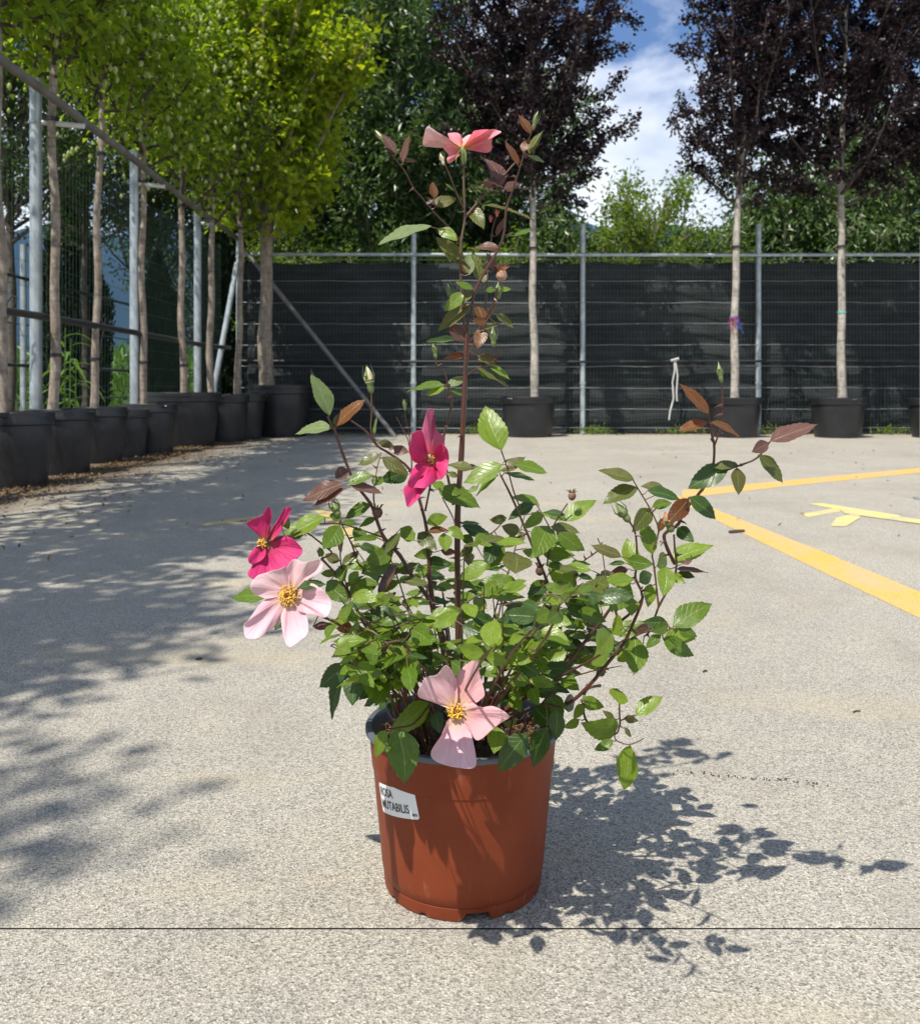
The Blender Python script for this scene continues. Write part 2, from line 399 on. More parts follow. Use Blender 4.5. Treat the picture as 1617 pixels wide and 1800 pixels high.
s.build('vertical_wires', M_wire, wf, smooth=False, kind='stuff')
z = .1
while z < 2.75:
    MB().tube([(-3.47, -2, z), (-3.47, 13.4, z)], .0022, 4).build('horizontal_wire', M_wire, wf); z += 0.2
f2 = empty('tree_support_frame', (-6.6, 16, 0), label='second row of thin steel posts and rails farther left beyond the wire mesh', cat='support frame')
for Y in (8.6, 11, 13.3, 15.5, 17.7, 20.4, 23):
    MB().tube([(-6.3, Y, 0), (-6.3, Y, 2.75 if Y < 14 else 2.4)], 0.045, 10).build('post', M_galv, f2)
for z in (2.25, 1.0): MB().tube([(-6.25, 7, z), (-6.25, 24, z)], 0.025, 8).build('rail', M_dkrail, f2)
for z in (.5, 1.6): MB().tube([(-6.35, 7, z), (-6.35, 24, z)], 0.012, 6).build('wire', M_dkrail, f2)
# grey post at the right edge
gp = empty('grey_post', (2.82, 5.62, 0), label='light grey square post cut by the right edge of the picture', cat='post')
MB().box((2.835, 5.60, 0), (2.915, 5.68, 1.62)).build('shaft', simple('grey_paint', (0.42, 0.44, 0.45), .5, var=.08), gp, smooth=False)
MB().box((2.805, 5.57, 0.0005), (2.945, 5.71, .012)).build('base_plate', M_galv, gp, smooth=False)

# ------------------------------------------------------------------ black nursery pots
def black_pot(cx, cy, rad, h, label, seed, group, taper=.80):
    o = empty('plant_pot', (cx, cy, 0), label=label, cat='pot', group=group)
    rb = rad * taper; rr = rad * .955; n = 48
    prof = [(rb - .02, .012), (rb, .0), (rb + .004, .02)]
    for i in range(1, 6): prof.append((rb + (rr - rb) * i / 6, h * .82 * i / 6))
    prof += [(rr - .012, h * .82), (rr + .012, h * .835), (rr + .014, h - .05), (rad, h - .045), (rad, h - .006), (rad - .006, h), (rad - .022, h), (rad - .03, h - .07), (rad - .045, h - .13)]
    s = MB().lathe(prof, n, (cx, cy, 0))
    rg = random.Random(seed)
    for i, v in enumerate(s.v):
        k = i % n; d = v - Vector((cx, cy, v.z)); rib = 1 + (.012 if k % 6 == 0 and .05 < v.z < h * .8 else 0)
        ov = 1 + .012 * math.sin(2 * math.atan2(d.y, d.x) + seed)
        v.x = cx + d.x * rib * ov; v.y = cy + d.y * rib * ov
    s.build('pot_body', M_black, o)
    s = MB(); rg = random.Random(seed); rings = []
    for rr_, zz in ((rad - .046, h - .085), (rad * .6, h - .07), (rad * .3, h - .06), (.02, h - .05)): rings.append((rr_, zz))
    s.lathe(rings, 24, (cx, cy, 0))
    for v in s.v: v.z += rg.uniform(-.012, .012)
    s.build('soil', M_soilg, o)
    for sg in (-1, 1):
        a = math.radians(20 + 180 * (sg > 0)) + seed; c_, s_ = math.cos(a), math.sin(a)
        MB().tube([(cx + (rad - .004) * math.cos(a - .13), cy + (rad - .004) * math.sin(a - .13), h - .03), (cx + (rad + .03) * c_, cy + (rad + .03) * s_, h - .026), (cx + (rad - .004) * math.cos(a + .13), cy + (rad - .004) * math.sin(a + .13), h - .03)], .009, 6).build('handle', M_black, o)
    return o
GP1 = 'black nursery pots along the left fence'; GP2 = 'black nursery pots along the back fence'
LPOTS = []
def pc(px, Y): return (px - CX) / F * Y
left_specs = [(222, 9.12, .215, .47, 'black pot wedged half hidden between the third and fourth pots of the left row'),
 (28, 6.45, .25, .52, 'black nursery pot cut by the left edge, nearest of the left row'),
 (110, 7.4, .25, .52, 'second nearest black pot of the left row, just behind the one at the picture edge'),
 (176, 8.5, .24, .51, 'third black pot of the left row, shaded, in front of the thin crooked trunk'),
 (267, 9.65, .26, .52, 'fourth black pot of the left row, tilted looking, in front of the second thick post'),
 (324, 10.9, .42, .63, 'widest black tub of the left row with flat rim'),
 (392, 11.75, .33, .60, 'black pot between the wide tub and the fence corner, left of two'),
 (424, 12.35, .33, .60, 'black pot by the corner post of the two fences'),
 (492, 12.95, .46, .72, 'big black tub in deep shade holding the thick trunked maple')]
for i, (px, Y, rd, h, lb) in enumerate(left_specs):
    black_pot(pc(px, Y), Y, rd, h, lb, i * 1.3, GP1)
for i, (x, Y) in enumerate(((-3.05, 5.35), (-3.0, 4.2), (-2.98, 2.9), (-2.95, 1.4), (-2.93, -.2), (-2.9, -1.8))):
    pass
back_specs = [(929, 12.85, .385, .56, 'black nursery pot behind the upright rose shoot at the back fence'),
 (1291, 12.75, .365, .55, 'black nursery pot behind the bronze leaves of the right shoot'),
 (1472, 12.7, .375, .55, 'black nursery pot standing alone between the right shoot and the grey post'),
 (1645, 12.7, .375, .54, 'black nursery pot cut off by the right edge behind the grey post')]
for i, (px, Y, rd, h, lb) in enumerate(back_specs):
    black_pot(pc(px, Y), Y, rd, h, lb, i * 2.1 + .4, GP2)

# ------------------------------------------------------------------ trees
def leaf_cloud(C, D, rng, L, W, droop, upb, flat=.5):
    """C centres, D preferred axis; rhombus folded leaves, 2 tris each"""
    n = len(C)
    ax = D * .6 + rng.normal(0, .6, (n, 3)); ax[:, 2] -= droop
    ax /= np.linalg.norm(ax, axis=1, keepdims=True) + 1e-9
    nm = rng.normal(0, 1, (n, 3)); nm[:, 2] += upb
    nm -= ax * (nm * ax).sum(1, keepdims=True); nm /= np.linalg.norm(nm, axis=1, keepdims=True) + 1e-9
    sd = np.cross(ax, nm); l = (L * rng.uniform(.65, 1.25, n))[:, None]; w_ = (W * rng.uniform(.7, 1.2, n))[:, None] * .5
    b = C; t = C + ax * l - nm * l * .12
    m = C + ax * l * .42
    lf = m + sd * w_ + nm * w_ * .45; rt = m - sd * w_ + nm * w_ * .45
    V = np.stack([b, rt, t, lf], 1).reshape(-1, 3); i = np.arange(n) * 4
    T = np.concatenate([np.stack([i, i + 1, i + 2], 1), np.stack([i, i + 2, i + 3], 1)])
    return V, T
def tree(name, label, cat, base, z0, z1, rad, nl, mat, bark, nleaf, L, W, seed, trunk_r=.05, lean=(0, 0), group=None,
         elev=(25, 60), spread=.13, droop=.3, upb=.8, prof=None, bend=.25, offs=(0, 0), ties=(), ntw=9, twl=.5, leader=True, tb=6, ztrunk=0.0):
    rng = np.random.RandomState(seed); rg = random.Random(seed)
    bx, by = base; H = z1 - z0
    o = empty(name, (bx, by, ztrunk), label=label, cat=cat, group=group)
    def ctr(z):
        u = z / max(z0, .01)
        wob = .011 * math.sin(z * 2.1 + seed) + .008 * math.sin(z * 5.3 + seed * 2)
        return Vector((bx + lean[0] * z + wob, by + lean[1] * z + wob * .6, z))
    zs = [ztrunk + (z0 - ztrunk) * i / 14 for i in range(15)]
    top = z0 + H * (.85 if leader else .12)
    pts = [ctr(z) for z in zs]; rr = [trunk_r * (1.25 if i == 0 else 1.06 - .018 * i) * (1 + .06 * rg.uniform(-1, 1)) for i in range(15)]
    for i in range(1, 9):
        z = z0 + (top - z0) * i / 8; c = ctr(z); c.x += offs[0] * (i / 8); c.y += offs[1] * (i / 8)
        pts.append(c); rr.append(rr[14] * (1 - .85 * i / 8))
    MB().tube(pts, rr, 10).build('trunk', bark, o)
    pf = prof or (lambda u: math.sin(math.pi * min(1, .12 + u * .88)) ** .6)
    tw = MB(); A = []; Dv = []; W8 = []
    for k in range(nl):
        u0 = (k + .5) / nl * .72; zst = z0 + H * u0 * (1 if leader else .15)
        az = k * 2.39996 + rg.uniform(-.4, .4); ue = min(.98, u0 + rg.uniform(.12, .5)); re = rad * pf(ue) * rg.uniform(.72, 1.12)
        s0 = ctr(zst); s0.x += offs[0] * u0; s0.y += offs[1] * u0
        e = Vector((bx + lean[0] * z0 + offs[0] * ue + re * math.cos(az), by + offs[1] * ue + re * math.sin(az), z0 + H * ue))
        el = rg.uniform(*elev)
        pl = []; nseg = 7
        c1 = s0 + Vector((math.cos(az) * re * .5, math.sin(az) * re * .5, (e.z - s0.z) * bend))
        for j in range(nseg + 1):
            t = j / nseg; p = s0 * (1 - t) ** 2 + c1 * 2 * t * (1 - t) + e * t * t
            if 0 < j: p += Vector([rg.uniform(-.04, .04) for _ in range(3)])
            pl.append(p)
        r0 = trunk_r * rg.uniform(.32, .5)
        tw.tube(pl, [r0 * (1 - .8 * j / nseg) + .002 for j in range(nseg + 1)], 5, cap=False)
        for q in range(ntw):
            t = .18 + .82 * (q + rg.random()) / ntw; j = min(nseg - 1, int(t * nseg)); f = t * nseg - j
            p = pl[j].lerp(pl[j + 1], min(1, f)); d = (pl[j + 1] - pl[j]).normalized()
            dd = Vector((rg.gauss(0, 1), rg.gauss(0, 1), rg.gauss(.25, .7))).normalized() * .9 + d * .8; dd.normalize()
            ln = twl * rg.uniform(.5, 1.15); p2 = p + dd * ln * .55 + Vector((0, 0, .03)); p3 = p + dd * ln + Vector((0, 0, -.03 * ln))
            tw.tube([p, p2, p3], [.007, .005, .0025], 3, cap=False)
            A.append((p, p2, p3)); Dv.append(dd); W8.append(ln)
    tw.build('limbs', M_twig if bark is M_barkp or mat is M_horn else bark, o)
    A = np.array([[tuple(x) for x in a] for a in A]); Dv = np.array([tuple(d) for d in Dv]); pr = np.array(W8); pr = pr * rng.uniform(.3, 1.7, len(pr)); pr /= pr.sum()
    idx = rng.choice(len(A), nleaf, p=pr); t = rng.uniform(0.05, 1.05, nleaf)[:, None]
    a = A[idx]; C = np.where(t < .5, a[:, 0] + (a[:, 1] - a[:, 0]) * t * 2, a[:, 1] + (a[:, 2] - a[:, 1]) * (t * 2 - 1))
    C = C + rng.normal(0, spread * .5, (nleaf, 3))
    V, T = leaf_cloud(C, Dv[idx], rng, L, W, droop, upb)
    link('crown', npmesh('crown', V, T, False, mat), o)
    for zt in ties:
        c = ctr(zt); MB().tube([c + up(-.015), c + up(.015)], trunk_r * 1.18, 10).build('tree_tie', M_dkrail, o)
    return o, ctr
M_horn = leafmat('hornbeam_leaf', [(.11, .18, .014), (.16, .235, .018), (.26, .31, .035), (.13, .20, .016)], .42, .58, .3, (1.9, 2.0, .5))
M_maple = leafmat('yellow_maple_leaf', [(.19, .29, .014), (.27, .36, .02), (.36, .41, .03), (.21, .32, .018), (.33, .33, .03)], .5, .55, .3, (1.6, 1.6, .5))
M_dark = leafmat('dark_green_leaf', [(.045, .095, .022), (.075, .135, .030), (.12, .18, .05), (.055, .11, .024)], .38, .25, .6)
M_purp = leafmat('purple_plum_leaf', [(.011, .005, .008), (.017, .008, .011), (.030, .012, .016), (.012, .008, .010)], .40, .14, .5, (2.2, .8, .8))
M_orch = leafmat('orchard_leaf', [(.045, .085, .02), (.07, .12, .03), (.10, .15, .045)], .45, .4, .4)
M_barko = barkmat('dark_bark', (.05, .04, .03), (.13, .11, .085))
M_brig = leafmat('bright_green_leaf', [(.10, .17, .02), (.16, .235, .03), (.22, .29, .045)], .5, .5, .3)
M_cyp = leafmat('cypress_leaf', [(.010, .022, .008), (.018, .035, .012)], .7, .05, .2)
M_maize = leafmat('maize_leaf', [(.06, .13, .02), (.10, .19, .03), (.15, .25, .045)], .45, .35, .4)
M_samara = leafmat('pale_hop_fruit', [(.38, .43, .16), (.48, .52, .22)], .7, .3, .2)
GR = 'potted trees along the left fence'
hornL = ['tan trunked potted tree nearest the thick left post', 'potted tree with a thin crooked trunk, third along the left row',
 'potted tree whose trunk stands right of the second thick post', 'slim potted tree rising from the wide black tub',
 'potted tree just left of the corner, beside the third post', 'potted tree with grey trunk at the fence corner']
hs = [(95, 95, 7.4, 3.15, .039, 4.9), (160, 176, 8.5, 3.2, .035, 5.1), (251, 252, 9.65, 2.95, .037, 5.3), (324, 319, 10.9, 2.75, .041, 5.6), (371, 371, 11.75, 2.7, .043, 5.9), (418, 422, 12.5, 2.7, .043, 6.1)]
HP = lambda u: .62 + .9 * u if u < .42 else 1.0 - .95 * (u - .42) / .58
for i, (pb, pt, Y, z0, tr_, z1_) in enumerate(hs):
    x0 = pc(pb, Y); lean = (pc(pt, Y) - x0) / 2.6
    o, c = tree('hop_hornbeam', hornL[i], 'tree', (x0, Y), z0, z1_, (.72, .62, .82, .85, .9, .9)[i], 26, M_horn, M_bark, 3300, .095, .058, 11 + i, tr_, (lean, 0), GR,
         spread=.2, droop=.55, ties=(2.845, .95) if i < 4 else (2.845,), twl=.45, ztrunk=.44, prof=HP)
    if i < 4:   # pale hanging fruit clusters
        rng = np.random.RandomState(90 + i); n = 170
        th = rng.uniform(0, 6.28, n); rr = .95 * np.sqrt(rng.uniform(.2, 1, n)); zz = rng.uniform(z0 + .1, z0 + 2.2, n)
        C = np.stack([x0 + rr * np.cos(th), Y + rr * np.sin(th), zz], 1)
        s = MB()
        for q in C:
            h = rng.uniform(.045, .075); w2 = h * .33
            s.lathe([(.002, 0), (w2 * .8, -h * .25), (w2, -h * .55), (w2 * .6, -h * .85), (.002, -h)], 6, q)
        s.build('fruit_clusters', M_samara, o, kind='stuff')
tree('hop_hornbeam', 'potted tree at the left edge whose trunk is barely in the frame', 'tree', (pc(4, 6.45), 6.45), 3.2, 4.8, .75, 24, M_horn, M_bark, 3000, .105, .062, 31, .036, (-.01, 0), GR, droop=.55, ztrunk=.44, twl=.45, prof=HP)
ORD = ('first', 'second', 'third', 'fourth', 'fifth', 'sixth')
# the row goes on towards the camera, left of the frame: these cast the dappled shade on the pavement
for i, (x, Y) in enumerate(((-3.12, 5.3), (-3.08, 4.2), (-3.05, 3.1), (-3.05, 2.0), (-2.98, .55), (-2.98, -.85))):
    black_pot(x, Y, .25, .52, 'black nursery pot just outside the left picture edge, %s of the row toward the camera' % ORD[i], i + 3.3, GP1)
    tree('hop_hornbeam', 'potted tree outside the left picture edge shading the pavement, %s toward the camera' % ORD[i], 'tree', (x, Y), 2.75, (5.1, 5.0, 5.1, 5.1, 5.3, 5.4)[i], (.9, .85, .9, .8, .74, .55)[i], 24, M_horn, M_bark, (3600, 3200, 3400, 3000, 2500, 1900)[i], .105, .062, 41 + i, .036, (0, 0), GR, droop=.55, ztrunk=.44, twl=.42, prof=HP)
tree('yellow_maple', 'yellow green maple with a thick trunk in the big tub at the corner', 'tree', (pc(468, 12.95), 12.95), 2.75, 7.3, 1.28, 44, M_maple, M_bark, 15000, .12, .095, 71, .10, (0, 0),
     spread=.2, droop=.3, offs=(.25, 0), ztrunk=.64, twl=.5, prof=lambda u: (.6 + .4 * math.sin(math.pi * u)))
# purple plums along the back
pl = [('purple leaved plum tree standing behind the upright rose shoot', 940, 937, 12.85, 3.15, 7.6, 1.34, -.04),
      ('purple leaved plum tree with red and blue string tied to its pale trunk', 1290, 1294, 12.75, 3.15, 7.8, 1.0, .34),
      ('purple leaved plum tree with a turquoise mark on its trunk, far right', 1481, 1478, 12.7, 3.15, 8.0, 1.55, .15),
      ('purple leaved plum tree mostly beyond the right edge of the picture', 1668, 1668, 12.7, 3.15, 7.8, 1.35, .0)]
ctrs = []
for i, (lb, pb, pt, Y, z0, z1, rd, of) in enumerate(pl):
    x0 = pc(pb, Y)
    o, c = tree('purple_plum', lb, 'tree', (x0, Y), z0, z1, rd, 46, M_purp, M_barkp, (42000, 29000, 50000, 32000)[i], .062, .044, 101 + i, .055, ((pc(pt, Y) - x0) / 2.7, 0), 'purple plum trees along the back fence',
         spread=.085, droop=.2, bend=.12, offs=(of, 0), leader=True, ntw=11, twl=.42, ztrunk=.46, ties=(2.63,) , prof=lambda u: (.42 + .62 * math.sin(math.pi * min(1, u * .9 + .05)) ** .8))
    ctrs.append(c)
# big trees and bushes beyond the fences
BT = 'trees beyond the back fence'
def bigtree(lb, px, Y, z0, z1, rd, seed, mat, n, L=.17, W=.06, cat='tree', name='broadleaf_tree', **k):
    a = dict(spread=.3, droop=.6, ntw=10, twl=.8, group=BT, prof=lambda u: (.72 + .3 * math.sin(math.pi * u)))
    a.update(k)
    return tree(name, lb, cat, (pc(px, Y), Y), z0, z1, rd, 44, mat, M_bark, n, L, W, seed, .13, (0, 0), **a)
bigtree('tall dark green tree with long drooping leaves behind the top flower', 690, 17.5, 1.3, 9.6, 1.85, 201, M_dark, 42000)
bigtree('dark green tree directly behind the yellow maple', 520, 18.5, 1.3, 9.2, 1.9, 202, M_dark, 32000)
bigtree('dark green tree behind the first purple plum', 875, 19, 1.2, 7.2, 1.7, 203, M_dark, 26000)
bigtree('low bright green tree in the gap of sky between the plums', 1140, 17, 1.2, 4.45, 1.0, 204, M_brig, 10000, .10, .05, ntw=8, twl=.55, spread=.2)
bigtree('dark green bush filling the gap left of the bright green tree', 1010, 18, .6, 3.6, 1.0, 205, M_dark, 12000)
bigtree('dark green tree behind the plum with the tied string', 1400, 18, .6, 4.9, 1.5, 206, M_dark, 17000)
bigtree('dark green tree behind the rightmost plum trees', 1590, 18.5, .8, 6.3, 1.9, 207, M_dark, 26000)
bigtree('low loose green tree just right of the bright green one', 1255, 17.5, .8, 3.6, .8, 208, M_dark, 5500, ntw=8, spread=.2, twl=.5)
# hedge that shows between the rail and the net
for i, px in enumerate((530, 640, 760, 870, 1120, 1240)):
    tree('hedge_shrub', ['yellow green shrub topping the net %s' % s for s in ('at the left corner', 'left of the second post', 'right of the second post', 'below the first plum tree', 'right of the middle post', 'under the sky gap')][i], 'shrub', (pc(px, 15.2), 15.2), .3, 2.92 + .12 * math.sin(i * 3), .85, 20, M_brig, M_bark, 7000, .07, .04, 230 + i, .03, spread=.2, twl=.35, group='shrubs behind the back net', prof=lambda u: 1.0 if u < .9 else .8)
# beyond the left mesh
for i, (px, Y, z0, z1, rd, n, lb) in enumerate(((20, 13.5, 2.75, 6.4, 1.2, 9000, 'grey green tree beyond the mesh at the left edge'), (150, 15.5, 2.9, 7.0, 1.4, 14000, 'grey green tree beyond the mesh seen between the first two posts'),
        (262, 17, 2.2, 7.0, 1.4, 11000, 'grey green tree beyond the mesh behind the second post'), (352, 19, 1.2, 7.4, 1.5, 13000, 'grey green tree beyond the mesh behind the third post'),
        (425, 21, .6, 8, 1.6, 14000, 'grey green tree beyond the fence corner'))):
    tree('orchard_tree', lb, 'tree', (pc(px, Y), Y), z0, z1, rd, 40, M_orch, M_barko, n, .09, .045, 300 + i, .07, group='trees beyond the left mesh', spread=.22, twl=.6, droop=.2)
def cypress(px, Y, h, r, lb, seed):
    o = empty('cypress', (pc(px, Y), Y, 0), label=lb, cat='tree', group='narrow cypresses beyond the mesh'); rng = np.random.RandomState(seed); n = 11000
    MB().tube([(pc(px, Y), Y, 0), (pc(px, Y), Y, h * .8)], [.06, .02], 6).build('trunk', M_bark, o)
    z = h * rng.uniform(.03, 1, n); u = z / h; R_ = r * np.minimum(1, (1 - u) * 2.6) * (.75 + .25 * np.minimum(1, u * 5)); th = rng.uniform(0, 6.283, n)
    q = np.sqrt(rng.uniform(.45, 1.05, n)) * (1 + .12 * np.sin(th * 5 + z * 3))
    C = np.stack([pc(px, Y) + R_ * q * np.cos(th), Y + R_ * q * np.sin(th), z], 1)
    D = np.stack([.3 * np.cos(th), .3 * np.sin(th), np.ones(n)], 1)
    V, T = leaf_cloud(C, D, rng, .13, .05, -1.2, 0); link('crown', npmesh('crown', V, T, False, M_cyp), o)
cypress(118, 16.5, 4.6, .42, 'narrow dark cypress left, between the first and second trunks', 1)
cypress(150, 19.5, 4.0, .5, 'shorter dark cypress behind the crooked trunk', 2)
cypress(278, 15.5, 2.9, .38, 'stubby dark cypress right of the second thick post', 3)
cypress(400, 17, 4.6, .45, 'dark cypress showing beside the leaning brace', 4)
# maize
def maize(px, Y, h, lb, seed):
    x = pc(px, Y); o = empty('maize_plant', (x, Y, 0), label=lb, cat='maize', group='maize plants beyond the mesh'); rg = random.Random(seed)
    MB().tube([(x, Y, 0), (x + .02, Y, h * .9)], [.012, .006], 6).build('stalk', M_maize, o)
    for k in range(11):
        z = h * (.12 + .78 * k / 11); az = k * 2.6 + rg.uniform(-.5, .5); ln = rg.uniform(.3, .5); s = MB(); d = Vector((math.cos(az), math.sin(az), 0)); sd = Vector((-d.y, d.x, 0))
        prev = None
        for j in range(7):
            t = j / 6; p = Vector((x, Y, z)) + d * ln * t + up(ln * (.75 * t - 1.15 * t * t)); w2 = .024 * math.sin(math.pi * (.12 + .86 * t)) + .001
            s.v += [p - sd * w2, p - up(.006), p + sd * w2]
            if j: b = 3 * (j - 1); s.f += [(b, b + 1, b + 4, b + 3), (b + 1, b + 2, b + 5, b + 4)]
        s.build('leaf', M_maize, o)
mz = ['tall maize plant standing between the first thick post and the cypress', 'maize plant right beside the first tan trunk', 'small maize plant in front of the cypress']
for i, (px, Y, h) in enumerate(((112, 11.0, 1.55), (122, 11.6, 1.45), (131, 11.2, 1.15))): maize(px, Y, h, mz[i], i)
rng = np.random.RandomState(5); n = 26000
C = np.stack([rng.uniform(-30, -6.8, n), rng.uniform(24, 44, n), np.zeros(n)], 1); C[:, 2] = rng.uniform(.1, 1.55, n)
C = C[(C[:, 0] / C[:, 1]) > -.75]; n = len(C)
V, T = leaf_cloud(C, np.tile([0, 0, 1.0], (n, 1)), rng, .55, .08, -.5, 0)
link('maize_field', npmesh('maize_field', V, T, False, M_maize), label='bright green field of maize beyond the mesh fence', cat='crop field', kind='stuff')

# ------------------------------------------------------------------ small things at the fences
rb = empty('tied_string', (P(1295, 567, 12.7)), label='red and blue string tied round the pale trunk', cat='string')
c = ctrs[1](P(0, 562, 12.7).z)
for nm, colr, sd in (('red_string', (.45, .03, .05), 1), ('blue_string', (.03, .08, .45), 2)):
    s = MB(); rg = random.Random(sd)
    s.tube([c + Vector((.063 * math.cos(a_), .063 * math.sin(a_), .02 * sd + .01 * math.sin(3 * a_))) for a_ in [k * .6 for k in range(12)]], .007, 5)
    for k in range(7):
        a_ = rg.uniform(-2.6, -.5); p = c + Vector((.065 * math.cos(a_), .065 * math.sin(a_), .0)); q = p + Vector((rg.uniform(-.06, .06), -.03, rg.uniform(-.2, -.05)))
        s.tube([p, (p + q) / 2 + Vector((rg.uniform(-.05, .05), -.02, .04)), q], .0045, 4)
    s.build(nm, simple(nm, colr, .6), rb)
tq = ctrs[2](P(0, 548, 12.65).z); MB().tube([tq + up(-.012), tq + up(.012)], .0585, 12).build('bark_mark', simple('turquoise_paint', (.12, .42, .38), .6), bpy.data.objects['purple_plum.002'])
s = MB(); pts = [P(1185, 632, 13.38), P(1186, 650, 13.36), P(1182, 672, 13.36), P(1184, 700, 13.36), P(1178, 722, 13.35), P(1176, 738, 13.35)]
s.tube(pts, .012, 6); s.tube([P(1187, 634, 13.38), P(1191, 660, 13.36), P(1189, 690, 13.36), P(1190, 705, 13.36)], .012, 6); s.tube([P(1179, 634, 13.37), P(1193, 630, 13.36)], .02, 6)
tag(s.build('hanging_rope', simple('white_rope', (.5, .5, .48), .8)), 'white frayed rope looped over the middle rail of the black net', 'rope')
for i, (pts, lb) in enumerate((([(5, 590), (12, 560), (28, 530), (30, 522), (22, 519), (12, 532), (12, 545), (26, 546)], 'thin black irrigation hose looped over the dark rail at the left edge'),
        ([(184, 690), (170, 670), (178, 600), (186, 560), (184, 552), (178, 560), (184, 575)], 'thin black irrigation hose looped beside the crooked trunk'),
        ([(1360, 760), (1345, 735), (1352, 700), (1375, 668), (1370, 640)], 'thin black hose hanging on the net between the two right plum pots'),
        ([(1555, 680), (1556, 712), (1575, 735), (1592, 748)], 'thin black hose hanging on the net near the right edge'))):
    Y = 7.2 if i == 0 else 8.7 if i == 1 else 13.3
    tag(MB().tube([P(x, y, Y) for x, y in pts], .006, 6).build('irrigation_hose', M_dkrail), lb, 'hose')
# litter, weeds, crumbs, twigs
rng = np.random.RandomState(8)
def flakes(name, C, L, W, mat, lb, cat, lift=.004):
    n = len(C); V, T = leaf_cloud(C, rng.normal(0, 1, (n, 3)) * [1, 1, .1], rng, L, W, 0, 6)
    V[:, 2] = np.maximum(V[:, 2], .001); return link(name, npmesh(name, V, T, False, mat), label=lb, cat=cat, kind='stuff')
n = 9000; y = rng.uniform(2.5, 13.2, n); x = LX(y, -2.75) + np.abs(rng.normal(0, .22, n)) - .15 + (rng.rand(n) < .12) * rng.uniform(0, .9, n)
M_lit = leafmat('dry_litter', [(.05, .03, .02), (.16, .10, .05), (.30, .22, .12), (.09, .06, .035)], .9, .1, .2)
flakes('leaf_litter', np.stack([x, y, rng.uniform(.001, .008, n)], 1), .028, .014, M_lit, 'brown leaf litter strewn along the foot of the left pots', 'leaf litter')
n = 2600; x = rng.uniform(-2.4, 7.5, n); y = 13.62 - np.abs(rng.normal(0, .16, n)) - .1 * (np.sin(x * 3) > .5)
flakes('debris_line', np.stack([x, y, rng.uniform(.001, .006, n)], 1), .03, .015, M_lit, 'thin line of dry debris along the foot of the back net', 'debris')
n = 240; flakes('scattered_debris', np.stack([rng.uniform(-2.6, 4.5, n), rng.uniform(4, 13, n), np.full(n, .003)], 1), .03, .012, M_lit, 'scattered dark crumbs and leaf bits on the far pavement', 'debris')
n = 380; k = rng.choice([0, 1, 2, 3, 4], n); cxs = np.array([pc(1024, 13.4) + .15, pc(845, 13.4), pc(1190, 13.4), pc(1350, 13.4), pc(1560, 13.4)])[k]
C = np.stack([cxs + rng.normal(0, .16, n), 13.35 + rng.uniform(-.1, .05, n), np.abs(rng.normal(0, .05, n)) + .004], 1)
V, T = leaf_cloud(C, np.tile([0, 0, 1.0], (n, 1)), rng, .07, .02, -.6, .3); link('weeds', npmesh('weeds', V, T, False, M_brig), label='small green weeds at the foot of the back net', cat='weeds', kind='stuff')
n = 70; t = rng.rand(n) ** .7; C = np.stack([pc(1, 1) * 0 + .37 + .27 * t, 1.66 - .06 * t + rng.normal(0, .004, n), np.full(n, .0015)], 1)
s = MB()
for i, q in enumerate(C):
    r_ = random.uniform(.0006, .0021); s.lathe([(.0001, -r_), (r_, -.2 * r_), (r_ * .8, r_ * .6), (.0001, r_)], 5, Vector((q[0], q[1], r_)))
tag(s.build('soil_crumbs', M_soilg), 'trail of dark soil crumbs on the sunlit concrete right of the pot', 'soil crumbs', kind='stuff')
for (x0, y0, x1, y1, r_, lb) in ((1282, 935, 1308, 933, .0075, 'short thick dark twig lying beside the wide yellow stripe'), (345, 1159, 355, 1158, .003, 'tiny brown twig lying on the pavement left of the pale flower'),
        (1236, 1181, 1243, 1179, .0025, 'tiny dark twig lying on the pavement right of the bush'), (1500, 1252, 1512, 1250, .0018, 'hair thin twig on the pavement at the right')):
    a = G(x0, y0, r_); b2 = G(x1, y1, r_)
    m_ = (a + b2) / 2 + Vector((0, .004, 0)); tag(MB().tube([a, m_, b2], [r_, r_ * 1.1, r_ * .9], 7).build('twig', M_twig), lb, 'twig')
# ------------------------------------------------------------------ the rose pot
PY = 1.30; RT = .137; RB = .1075; PH = .221
def potr(z): return RB + .003 + (RT - .009 - RB) * (z / PH)
def terracotta():
    m, nt, b, out = newmat('terracotta_plastic'); v = coords(nt)
    n = noise(nt, v, 14, 5, .6); s = noise(nt, coords(nt, 'Object', (1, 1, .25)), 60, 4, .6)
    c = ramp(nt, n, [(.3, (.175, .036, .014)), (.7, (.215, .048, .018))])
    c = mixc(nt, ramp(nt, s, [(.62, 0.0), (.75, .35)]), c, (.40, .20, .12)); setc(nt, b, c)
    b.inputs['Roughness'].default_value = .48; b.inputs['Specular IOR Level'].default_value = .18
    bump(nt, b, s, .0004, .5); return m
M_ter = terracotta()
M_rim = simple('grey_rim_plastic', (.085, .10, .115), .45, var=.2, scale=20)
pot = empty('flower_pot', (.004, PY, 0), label='terracotta coloured plastic pot with dark rim and white name sticker holding the rose', cat='pot')
n = 144; pot.location.x = 0; prof = [(RB - .030, .010), (RB - .012, .006), (RB - .002, 0.0), (RB + .0015, .0015), (RB + .0028, .008), (RB + .0036, .018), (RB + .0026, .0186), (RB + .0036, .0196)]
for i in range(1, 12):
    z = .02 + (.165 - .02) * i / 11; prof.append((potr(z), z))
prof += [(potr(.166) + .0012, .1662), (potr(.19) + .0012, .19), (potr(.212) + .001, .2125), (potr(.212) - .004, .2130)]
s = MB().lathe(prof, n, (0, PY, 0))
